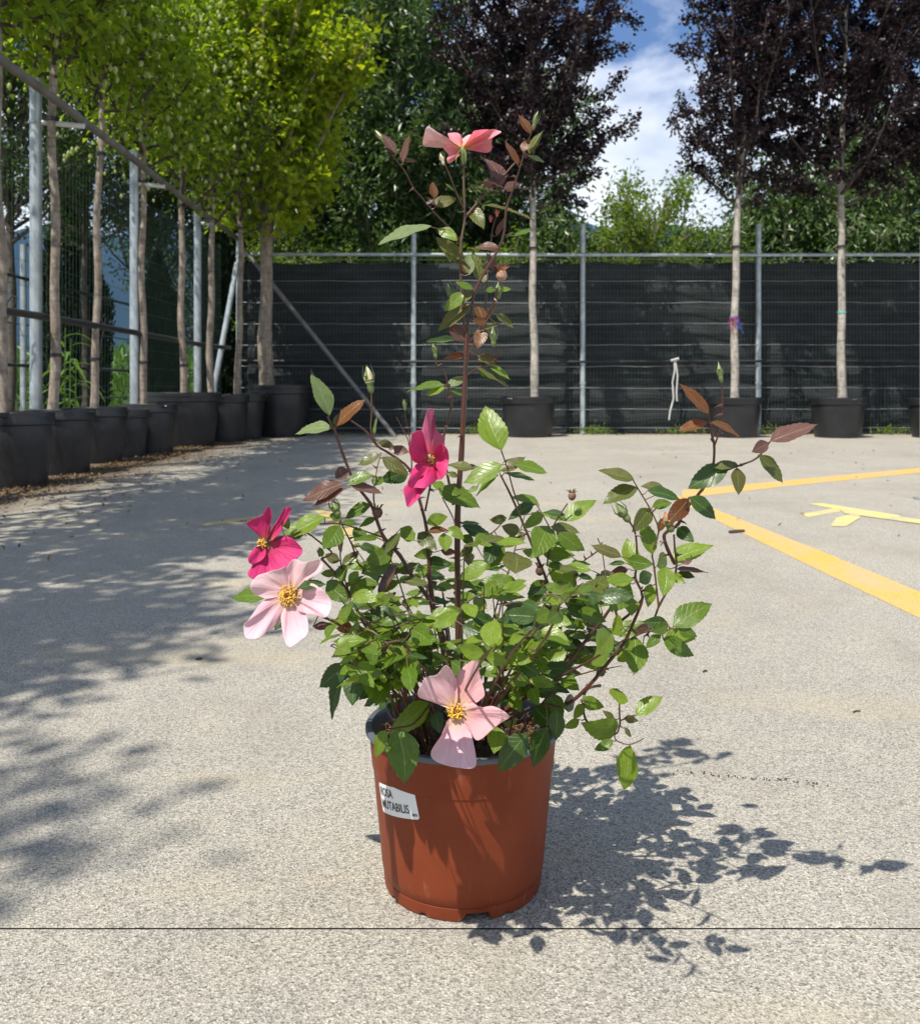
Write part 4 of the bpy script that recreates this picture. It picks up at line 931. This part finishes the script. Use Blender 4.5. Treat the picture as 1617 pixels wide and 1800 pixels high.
# the dense inside of the bush: canes with compound leaves all round
inner = MB(); big = []; rk = random.Random(77)
SIL = [(555, 1000), (600, 880), (660, 850), (720, 900), (790, 880), (880, 830), (960, 880), (1080, 900), (1215, 930), (1235, 1010), (1235, 1140), (1120, 1190), (1060, 1250), (975, 1320), (940, 1340), (870, 1330), (860, 1300), (680, 1290), (640, 1240), (575, 1200), (555, 1100)]
def inside(x, y, poly):
    c = False
    for (x0, y0), (x1, y1) in zip(poly, poly[1:] + poly[:1]):
        if (y0 > y) != (y1 > y) and x < (x1 - x0) * (y - y0) / (y1 - y0) + x0: c = not c
    return c
def ok(b):
    t = b[0] + b[1] * b[3]
    for q in (b[0], t):
        x = CX + q.x / q.y * F; y = HZ + (CH - q.z) / q.y * F
        if not inside(x, y, SIL): return False
        for fx, fy, fr, fY in ((805, 1245, 84, 1.16), (508, 1050, 85, 1.2), (760, 805, 80, 1.4), (700, 1320, 45, 1.3), (722, 1262, 38, 1.3)):
            if math.hypot(x - fx, y - fy) < fr and q.y < fY: return False
        if 793 < x < 822 and y < 1010 and q.y < 1.32: return False
        g_ = q + Vector((.385, .46, -1)) * q.z; 
        if g_.x < -.06 and g_.y < 1.42: return False
        if CX + g_.x / g_.y * F < 690 : return False
        tt = (1.11 - q.y) / .46
        if tt > 0 and math.hypot(q.x + .385 * tt - .004, q.z - tt - .305) < .058: return False
        if q.z < .21: return False
    return True
def clear_cane(pts):
    for q in pts:
        x = CX + q.x / q.y * F; y = HZ + (CH - q.z) / q.y * F
        if y < 1260 and not inside(x, y, SIL): return False
        for fx, fy, fr, fY in ((805, 1245, 88, 1.125), (508, 1050, 85, 1.2), (700, 1320, 45, 1.1), (722, 1262, 35, 1.08)):
            if math.hypot(x - fx, y - fy) < fr and q.y < fY: return False
        tt = (1.11 - q.y) / .46
        if tt > 0 and math.hypot(q.x + .385 * tt - .004, q.z - tt - .305) < .025: return False
    return True
def compound(p0, d, kinds, k=5, sc=1.0):
    grp = []
    d = d.normalized(); side = d.cross(Vector((0, 0, 1))); side = side.normalized() if side.length > .1 else Vector((1, 0, 0)); rl_ = .05 * sc
    pts = [p0 + d * rl_ * t + Vector((0, 0, -.012 * t * t)) for t in (0, .33, .66, 1)]
    out = [(pts[3], d + Vector((0, 0, -.25)), 1.15)]
    for j, t in ((2, 1), (1, .85))[: (k - 1) // 2]:
        for s_ in (-1, 1): out.append((pts[j], side * s_ + d * .45 + Vector((0, 0, rk.uniform(-.25, .15))), t))
    for b, ax, f in out:
        ax = ax.normalized(); up_ = Vector((rk.gauss(-.25, .55), rk.gauss(-.5, .6), 1)); nrm = up_ - ax * up_.dot(ax); nrm.normalize(); grp.append((b, ax, nrm, .038 * sc * f * rk.uniform(.85, 1.2), rk.choice(kinds)))
    g2 = [q for q in grp if ok(q)]
    if len(g2) >= max(2, k - 2) and ok(grp[0]): big.extend(g2); PET.tube(pts, [.001, .0009, .0007, .0005], 5, cap=False)
    return
for i in range(32):
    az = i * 2.39996 + rk.uniform(-.3, .3); el = rk.uniform(.45, 1.3); ln = rk.uniform(.2, .42)
    d = Vector((math.cos(az) * math.cos(el), math.sin(az) * math.cos(el), math.sin(el)))
    o0 = Vector((.03 * math.cos(az), PY + .03 * math.sin(az), .195)); e = o0 + Vector((d.x * ln * .95, d.y * ln * .85, max(.05, d.z * ln)))
    if d.y < -.2 and e.z < .36: e.z += .10; e.y += .06
    m_ = (o0 + e) / 2 + Vector((0, 0, .03)); pts = smooth([o0, m_, e], 4)
    if not clear_cane(pts): continue
    inner_r = [.0018 - .0011 * j / 8 for j in range(9)]
    MB().tube(pts, inner_r, 6).build('cane', M_caneg if i % 2 else M_cane, rose)
    for j in range(3, 9):
        a2 = az + rk.choice((-1, 1)) * rk.uniform(.4, 1.4); dd = Vector((math.cos(a2), math.sin(a2), rk.uniform(-.1, .5)))
        if rk.random() < .75: compound(pts[j], dd, 'ggddlg' if j < 8 else 'glo', rk.choice((3, 5, 5)), rk.uniform(.7, 1.0))
for i in range(27):      # canes leaning out towards the front
    px_, py_ = ((rk.uniform(600, 1150), rk.uniform(1020, 1235)) if i < 9 else (rk.uniform(580, 745), rk.uniform(1040, 1235)) if i < 50 else (rk.uniform(860, 960), rk.uniform(1190, 1250))); Yc = rk.uniform(1.0, 1.09)
    if i in (2, 4, 7): px_, py_, Yc = rk.uniform(850, 1060), rk.uniform(1020, 1130), rk.uniform(.84, .95)
    e = P(px_, py_, Yc)
    o0 = Vector((rk.uniform(-.075, -.03) if px_ < 765 else rk.uniform(.0, .07), PY + rk.uniform(-.05, .0), .195)); m_ = (o0 + e) / 2 + Vector((0, .01, .03)); pts = smooth([o0, m_, e], 4)
    cc_ = clear_cane(pts); pass
    if not cc_: continue
    MB().tube(pts, [.0016 - .0011 * j / 8 for j in range(9)], 6).build('cane', M_caneg if i % 2 else M_cane, rose)
    for j in range(4, 9):
        dd = Vector((rk.gauss(0, 1), rk.gauss(-.3, .8), rk.uniform(-.1, .6))); (j % 2 or i > 8) and compound(pts[j], dd, 'gggldl', rk.choice((3, 5)), rk.uniform(.62, .85))
PET.build('leaf_stalks', M_caneg, rose, kind='stuff')
big.sort(key=lambda b: b[0].y)
left = 296 - nleaf
for b in big[:max(0, left)]: put_leaf(b[0], b[1], b[2], b[3], 1.0, b[4])
groups = {}
for b in big[max(0, left):]: groups.setdefault(b[4], []).append(b)
V = []; T = []; UVa = []; MI = []; off = 0; mats = list(groups)
for gi, kd in enumerate(mats):
    for b in groups[kd]:
        me = rk.choice(LMESH[kd]); co = np.empty(len(me.vertices) * 3, np.float32); me.vertices.foreach_get('co', co); co = co.reshape(-1, 3)
        x = b[1].cross(b[2]); B3 = np.array([x, b[1], b[2]]) * b[3]; V.append(co @ B3 + np.array(b[0]))
        f = np.empty(len(me.loops), np.int32); me.loops.foreach_get('vertex_index', f); f = f.reshape(-1, 4); T.append(f + off); off += len(co); MI += [gi] * len(f)
        uv = np.zeros((len(co), 2), np.float32); uvl = np.empty(len(me.loops) * 2, np.float32); me.uv_layers[0].data.foreach_get('uv', uvl); uv[f.ravel()] = uvl.reshape(-1, 2); UVa.append(uv)
me = npmesh('inner_leaves', np.concatenate(V), np.concatenate(T), True, None, uv=np.concatenate(UVa))
GM = {'g': [(.085, .150, .011), (.125, .20, .015), (.15, .225, .019)], 'd': [(.040, .085, .014), (.050, .10, .016)], 'l': [(.165, .25, .02), (.21, .29, .028)], 'o': [(.10, .125, .025), (.14, .15, .032)]}  # 'd' and 'l' reuse the painted shaded and sunlit greens
for kd in mats: me.materials.append(leafmat('inner_' + kd, GM[kd], .36, .3, .45, veins=True))
me.polygons.foreach_set('material_index', MI); link('inner_leaves', me, rose, kind='stuff')
print('LEAVES', nleaf, len(big))

# buds and hips
M_bud = simple('bud_green', (.12, .16, .045), .5, var=.3, scale=120)
M_budr = simple('bud_red', (.55, .12, .07), .5, var=.2, scale=120); M_budy = simple('bud_cream', (.50, .46, .28), .5, var=.15, scale=100)
M_hip = simple('faded_hip', (.24, .13, .08), .7, var=.35, scale=150); M_brown = simple('withered_brown', (.12, .06, .035), .8, var=.4, scale=200)
def bud(v, bx, by, tx, ty, wd, mat=M_bud, tipm=None, Y=None, sep=4):
    a = U(v, bx, by); b = U(v, tx, ty); d, Yn, _, _ = near(*a); Y = Yn if Y is None else Y; A = P(*a, Y); B = P(*b, Y + .002); ax = (B - A); L = ax.length; ax.normalize(); w2 = wd / VW[v][2] / F * Y / 2
    prof = [(.0, w2 * .3), (.1, w2 * .62), (.22, w2 * .7), (.30, w2 * .62), (.42, w2), (.55, w2 * .95), (.72, w2 * .5), (.86, w2 * .2), (1.0, w2 * .04)]
    e = rose
    s = MB().tube([A + ax * L * t for t, r_ in prof], [r_ for t, r_ in prof], 10); o = s.build('bud', mat, rose)
    if tipm:
        s = MB().tube([A + ax * L * t for t in (.38, .55, .72, .85, .95)], [w2 * .92, w2 * 1.03, w2 * .72, w2 * .4, w2 * .05], 10); s.build('folded_petals', tipm, o)
    s = MB(); sd = ax.orthogonal().normalized()
    for k in range(sep):
        q = Quaternion(ax, k * 6.283 / sep + .4) @ sd; p0 = A + ax * L * .32 + q * w2 * .6; p1 = A + ax * L * .62 + q * w2 * 1.25; p2 = A + ax * L * (.98 + .1 * (k % 2)) + q * w2 * (.3 + .5 * (k % 2)); t2 = ax.cross(q) * w2 * .42
        b0 = len(s.v); s.v += [p0 - t2, p0 + t2, p1 - t2 * .8, p1 + t2 * .8, p2]; s.f += [(b0, b0 + 1, b0 + 3, b0 + 2), (b0 + 2, b0 + 3, b0 + 4)]
    s.build('sepals', mat if mat is not M_hip else M_brown, o)
for a in (('1', 1270, 205, 1312, 60, 45, M_bud), ('1', 160, 312, 80, 200, 36, M_bud, M_budy), ('1', 600, 470, 574, 375, 38, M_budy), ('1', 672, 1515, 630, 1362, 55, M_bud), ('1', 952, 900, 955, 845, 26, M_budr), ('1', 1000, 860, 1000, 800, 30, M_budr),
          ('c', 1225, 602, 1224, 505, 36, M_bud), ('c', 960, 655, 950, 572, 28, M_bud), ('2', 828, 298, 800, 135, 58, M_bud, M_budy), ('2', 642, 1008, 598, 908, 56, M_bud), ('2', 1022, 400, 1015, 330, 24, M_bud),
          ('4', 528, 848, 448, 740, 62, M_bud), ('4', 765, 905, 722, 790, 66, M_bud, M_budr), ('4', 1040, 70, 1022, -50, 40, M_bud), ('2', 530, 1240, 528, 1185, 26, M_bud), ('1', 1010, 1480, 1012, 1350, 60, M_bud)): bud(*a)
def hip(v, x, y, wd, mat, spk=10, crown_=M_brown):
    q = U(v, x, y); d, Y, _, _ = near(*q); c = P(*q, Y - .004); r_ = wd / VW[v][2] / F * Y / 2; s = MB()
    s.lathe([(r_ * .15, -r_ * 1.1), (r_ * .7, -r_ * .8), (r_, -.1 * r_), (r_ * .85, r_ * .6), (r_ * .5, r_ * .85)], 10, c); o = s.build('rose_hip', mat, rose); s = MB(); rg = random.Random(int(x))
    for k in range(spk):
        a = k * 6.28 / spk; e = c + Vector((math.cos(a) * r_ * rg.uniform(.6, 1.7), math.sin(a) * r_ * rg.uniform(.6, 1.7), r_ * rg.uniform(1.0, 2.0))); b = c + Vector((math.cos(a) * r_ * .5, math.sin(a) * r_ * .5, r_ * .75))
        s.tube([b, (b + e) / 2 + Vector((0, 0, .3 * r_)), e], [r_ * .16, r_ * .12, r_ * .03], 4, cap=False)
    s.build('withered_sepals', crown_, o)
hip('3', 1462, 688, 58, M_hip); hip('2', 862, 985, 62, M_brown, 8); hip('1', 1035, 1300, 85, simple('faded_petal', (.45, .26, .17), .7, var=.4, scale=120), 14, simple('rust_stamens', (.38, .13, .04), .7)); hip('3', 1235, 1215, 62, M_brown, 14); hip('4', 400, 1230, 30, M_brown, 10)

# flowers: each petal is a curved sheet with its own outline, tilt and ruffle
def petalmat(name, c_in, c_out, c_base, trans=.35):
    m, nt, b, out = newmat(name); uv = nt.nodes.new('ShaderNodeUVMap'); sp = nt.nodes.new('ShaderNodeSeparateXYZ'); nt.links.new(uv.outputs[0], sp.inputs[0])
    c = ramp(nt, sp.outputs[1], [(0.0, c_base), (.14, c_base), (.32, c_in), (.95, c_out)])
    st = N(nt, 'ShaderNodeTexNoise', i_Scale=6.0, i_Detail=4.0); mpn = nt.nodes.new('ShaderNodeMapping'); mpn.inputs['Scale'].default_value = (6, .5, 1); nt.links.new(uv.outputs[0], mpn.inputs[0]); nt.links.new(mpn.outputs[0], st.inputs['Vector'])
    c = mixc(nt, .5, c, ramp(nt, st.outputs[0], [(.3, .80), (.55, 1.0), (.7, 1.08)]), 'MULTIPLY'); setc(nt, b, c)
    b.inputs['Roughness'].default_value = .55; b.inputs['Specular IOR Level'].default_value = .25; bump(nt, b, st.outputs[0], .0016, .9)
    tr = nt.nodes.new('ShaderNodeBsdfTranslucent'); nt.links.new(c, tr.inputs[0]); mx = nt.nodes.new('ShaderNodeMixShader'); mx.inputs[0].default_value = trans
    nt.links.new(b.outputs[0], mx.inputs[1]); nt.links.new(tr.outputs[0], mx.inputs[2]); nt.links.new(mx.outputs[0], out.inputs[0]); return m
def flower(v, cx, cy, Y, petals, mat, fmats=None, tilt=(0, 0), cup=.35, nst=60, seed=0, rough=.0025, stl=.011, lab_=None, calyx=True, cdir=None, ruf=1.0):
    """petals: list of outlines; tilt = depth slope per screen x / y; each petal may carry own slopes"""
    rg = random.Random(seed); C0 = U(v, cx, cy); C3 = P(*C0, Y); fo = bpy.data.objects.new('flower', None); COL.objects.link(fo); fo.parent = rose; fo.matrix_parent_inverse = Matrix.Translation(rose.location).inverted(); fo.location = C3; fo.empty_display_size = .02
    tag(fo, lab_)
    for pi, (pts, dx, dz, lift) in enumerate(petals):
        o2 = [Vector(U(v, x, y)) for x, y in pts]; b2 = o2[0].copy(); cc2 = sum(o2, Vector((0, 0))) / len(o2); o2 = [cc2 + (q_ - cc2) * 1.07 for q_ in o2] ; rim = smooth([Vector((p.x, p.y, 0)) for p in o2] + [Vector((b2.x, b2.y, 0))], 3)
        rim = [q_ + Vector((rg.gauss(0, .55), rg.gauss(0, .55), 0)) * (1 if 2 < k_ < len(rim) - 3 else 0) for k_, q_ in enumerate(rim)][1:-1]; nr = len(rim); nt_ = 11; V = []; UVp = []; T = []; Bp = P(b2.x, b2.y, Y); fx = rg.uniform(2, 4); ph = rg.uniform(0, 6)
        Lmax = max((P(r_.x, r_.y, Y) - Bp).length for r_ in rim)
        for i in range(nt_ + 1):
            t = i / nt_
            for k, r_ in enumerate(rim):
                e = P(r_.x, r_.y, Y); q = Bp.lerp(e, t); rx = q.x - C3.x; rz = q.z - C3.z; rad_ = (q - Bp).length; uu = k / (nr - 1)
                ru = t * t * ruf
                q = q + Vector((0, (tilt[0] + dx) * rx + (tilt[1] + dz) * rz - cup * rad_ * rad_ / max(Lmax, 1e-4) + lift * t + .0030 * ru * math.sin(uu * 6.28 * fx + ph) + .0020 * ru * math.sin(uu * 19 + ph * 3) + .0008 * t * math.sin(uu * 37 + t * 5) + .0012 * t * math.sin(t * 7 + uu * 9 + ph) - .004 * t * math.sin(math.pi * uu) * rg.uniform(.97, 1.03), 0))
                V.append(q - C3); UVp.append((uu, t * (e - Bp).length / Lmax))
            if i:
                for k in range(nr - 1): a = (i - 1) * nr + k; T.append((a, a + 1, a + nr + 1, a + nr))
        me = npmesh('petal', [tuple(p) for p in V], T, True, (fmats or {}).get(pi, mat), uv=UVp)
        o = bpy.data.objects.new('petal', me); COL.objects.link(o); o.parent = fo
        sm_ = o.modifiers.new('s', 'SOLIDIFY'); sm_.thickness = .0004; ss = o.modifiers.new('u', 'SUBSURF'); ss.levels = 1; ss.render_levels = 1
    nrm = Vector((-(tilt[0]), -1, -(tilt[1]))).normalized() if cdir is None else Vector(cdir).normalized()
    s1, s2 = MB(), MB(); t1 = nrm.orthogonal().normalized(); t2 = nrm.cross(t1)
    for k in range(nst):
        a = rg.uniform(0, 6.28); r_ = stl * rg.uniform(.25, 1.0); h = stl * rg.uniform(.55, 1.0) * (1.15 - .6 * r_ / stl)
        e = (t1 * math.cos(a) + t2 * math.sin(a)) * r_ + nrm * (h + .001); b = (t1 * math.cos(a) + t2 * math.sin(a)) * .0018 + nrm * .0005
        m_ = (b + e) / 2 + nrm * .0012
        s1.tube([b, m_, e], .00022, 4, cap=False); 
        s2.tube([e - t1 * .0008, e, e + t1 * .0008 + nrm * .0003], [.0004, .0009, .0004], 5)
    if nst:
        s1.tube([nrm * .0002, nrm * .0035], [.0028, .0018], 8)
        for s, nm, mt in ((s1, 'stamens', M_fil), (s2, 'anthers', M_anth)):
            o = bpy.data.objects.new(nm, s.mesh(nm, mt)); COL.objects.link(o); o.parent = fo
    if calyx:
        s = MB(); s.tube([-nrm * t for t in (.0, .003, .007, .011, .014)], [.0035, .005, .0042, .0030, .0016], 10)
        for k in range(5):
            a = k * 1.2566 + .5; q = t1 * math.cos(a) + t2 * math.sin(a); e = q * .016 - nrm * .012; w_ = nrm.cross(q) * .002; b0 = len(s.v)
            s.v += [q * .003 - w_, q * .003 + w_, q * .011 - nrm * .005 - w_, q * .011 - nrm * .005 + w_, e]; s.f += [(b0, b0 + 1, b0 + 3, b0 + 2), (b0 + 2, b0 + 3, b0 + 4)]
        o = bpy.data.objects.new('calyx', s.mesh('calyx', M_bud)); COL.objects.link(o); o.parent = fo
    return fo
M_fil = simple('filaments', (.62, .36, .12), .5, var=.3, scale=200); M_anth = simple('anthers', (.78, .46, .04), .6, var=.3, scale=300)
pk1 = petalmat('petal_pink', (.86, .46, .50), (.86, .58, .62), (.85, .55, .42))
pk2 = petalmat('petal_blush', (.86, .58, .60), (.86, .66, .67), (.85, .62, .45))
pk2b = petalmat('petal_blush_deep', (.87, .54, .60), (.87, .64, .69), (.85, .60, .45))
mg = petalmat('petal_magenta', (.62, .035, .16), (.66, .055, .22), (.55, .10, .12), .3)
hp = petalmat('petal_hot_pink', (.72, .04, .19), (.76, .09, .27), (.70, .10, .15), .35)
hpl = petalmat('petal_hot_pink_reverse', (.68, .16, .30), (.66, .20, .34), (.70, .12, .18), .35)
cr = petalmat('petal_coral', (.86, .28, .31), (.86, .38, .42), (.85, .42, .22), .35); crw = petalmat('petal_coral_pale', (.87, .50, .45), (.87, .62, .62), (.85, .45, .25)); crd = petalmat('petal_coral_deep', (.70, .10, .15), (.74, .16, .24), (.7, .2, .15))
flower('5', 1055, 1015, 1.115, [
 ([(1040, 990), (985, 975), (850, 912), (798, 855), (840, 760), (920, 752), (985, 668), (1035, 750), (1056, 830), (1060, 950)], .1, .1, 0),
 ([(1075, 985), (1062, 930), (1057, 800), (1130, 700), (1200, 632), (1216, 680), (1228, 790), (1254, 885), (1190, 945), (1110, 975)], -.1, .2, .001),
 ([(1085, 1020), (1110, 975), (1170, 953), (1230, 965), (1270, 985), (1320, 950), (1422, 990), (1335, 1075), (1212, 1182), (1165, 1120), (1115, 1050)], -.15, 0, .001),
 ([(1055, 1050), (1000, 1070), (950, 1160), (888, 1252), (960, 1300), (1080, 1312), (1188, 1315), (1172, 1200), (1140, 1100), (1095, 1055)], 0, .25, 0)],
 pk1, {0: pk2b, 3: pk2b}, (.05, .12), .30, 130, 1, lab_='blush pink flower hanging over the pot rim', cdir=(-.05, -1, .28))
flower('2', 357, 1462, 1.085, [
 ([(345, 1450), (310, 1458), (230, 1462), (172, 1432), (162, 1385), (182, 1345), (232, 1332), (292, 1312), (332, 1308), (348, 1360), (352, 1420)], .1, .2, 0),
 ([(370, 1440), (355, 1400), (343, 1340), (353, 1290), (382, 1258), (422, 1270), (470, 1265), (520, 1252), (545, 1275), (540, 1305), (500, 1342), (425, 1405)], -.1, .1, .002),
 ([(375, 1470), (420, 1425), (495, 1393), (560, 1425), (602, 1480), (595, 1532), (560, 1556), (480, 1552), (425, 1530), (392, 1500)], -.15, .1, 0),
 ([(360, 1485), (395, 1505), (450, 1555), (478, 1620), (465, 1662), (400, 1702), (370, 1700), (340, 1640), (320, 1570), (335, 1520)], .0, .2, .001),
 ([(340, 1475), (322, 1525), (302, 1600), (250, 1642), (200, 1657), (150, 1652), (132, 1590), (160, 1568), (200, 1502), (255, 1472)], .15, .1, 0)],
 pk2, {2: pk2b, 3: pk2b, 4: pk2b}, (.05, .15), .28, 140, 2, stl=.013, lab_='palest pink open flower at the left', cdir=(-.1, -1, .25))
flower('2', 208, 1162, 1.165, [
 ([(215, 1150), (170, 1102), (120, 1048), (160, 1020), (202, 1003), (234, 955), (250, 990), (240, 1050), (232, 1120)], .1, .3, 0),
 ([(225, 1150), (242, 1110), (260, 1070), (300, 1010), (330, 965), (356, 952), (364, 975), (322, 1060), (290, 1110), (255, 1145)], -.2, .3, -.004),
 ([(225, 1165), (285, 1135), (350, 1124), (402, 1150), (436, 1195), (402, 1242), (345, 1305), (290, 1282), (245, 1210)], -.1, .1, 0),
 ([(212, 1180), (250, 1205), (310, 1275), (332, 1318), (280, 1332), (220, 1348), (148, 1312), (172, 1258), (180, 1215)], 0, .2, .002),
 ([(205, 1170), (165, 1182), (144, 1222), (168, 1262), (215, 1240), (225, 1200)], .1, 0, -.004)],
 mg, {3: mg}, (.3, .1), .4, 40, 3, stl=.007, lab_='magenta flower at the far left above the pale one', cdir=(-.45, -1, .1))
flower('3', 478, 430, 1.27, [
 ([(470, 400), (420, 330), (408, 230), (438, 120), (460, 82), (492, 90), (490, 150), (512, 230), (562, 275), (548, 330), (500, 385)], .2, .1, .006),
 ([(455, 430), (400, 448), (355, 430), (328, 350), (340, 290), (355, 240), (412, 225), (420, 300), (440, 380)], .3, 0, 0),
 ([(488, 440), (500, 360), (545, 318), (582, 360), (592, 440), (572, 522), (530, 562), (498, 510)], -.3, 0, -.008),
 ([(470, 440), (380, 452), (345, 510), (325, 570), (350, 600), (405, 605), (455, 600), (525, 552), (505, 490)], .2, .3, -.003),
 ([(440, 520), (345, 570), (298, 605), (308, 660), (328, 722), (372, 695), (420, 640), (460, 590), (480, 540)], .2, .2, -.007)],
 hp, {0: hpl, 4: hp}, (.45, .05), .35, 26, 4, stl=.006, lab_='hot pink flower seen from the side beside the main cane', cdir=(-.6, -1, .1), ruf=1.6)
flower('1', 740, 335, 1.295, [
 ([(735, 345), (600, 325), (530, 313), (457, 336), (454, 300), (490, 218), (545, 240), (605, 277), (680, 305)], 0, -.6, 0),
 ([(725, 335), (680, 300), (650, 260), (633, 193), (682, 198), (728, 222), (742, 272), (740, 320)], 0, .8, .006),
 ([(740, 335), (728, 290), (732, 228), (782, 214), (842, 213), (868, 232), (815, 290), (770, 328)], -.2, 1.0, .012),
 ([(745, 335), (780, 300), (840, 240), (822, 200), (882, 181), (942, 190), (982, 222), (962, 262), (880, 295), (800, 330)], 0, .5, .008),
 ([(748, 342), (780, 320), (880, 275), (950, 236), (1005, 243), (1017, 268), (955, 300), (958, 350), (930, 382), (880, 375), (800, 366)], 0, -.5, -.006),
 ([(735, 350), (660, 343), (603, 368), (637, 402), (624, 440), (640, 468), (682, 432), (722, 408)], 0, -.4, -.008)],
 cr, {2: crw, 3: crd, 0: crw, 5: cr}, (0, .1), .2, 0, 5, lab_='coral pink flower seen from below at the top of the bush', calyx=False, ruf=1.4)
s = MB(); q = P(*U('1', 745, 400), 1.29); s.tube([q + up(-.012), q + up(-.004), q + up(.006), q + up(.012)], [.002, .0045, .0055, .003], 10)
for k in range(5):
    a = k * 1.2566; d_ = Vector((math.cos(a), math.sin(a), 0)); w_ = Vector((-d_.y, d_.x, 0)) * .0022; b0 = len(s.v)
    s.v += [q + d_ * .004 - w_ + up(.008), q + d_ * .004 + w_ + up(.008), q + d_ * .011 - w_ * .8 + up(.0), q + d_ * .011 + w_ * .8, q + d_ * .013 + up(-.014)]; s.f += [(b0, b0 + 1, b0 + 3, b0 + 2), (b0 + 2, b0 + 3, b0 + 4)]
s.build('calyx', M_bud, rose)
pot.location.x += .004
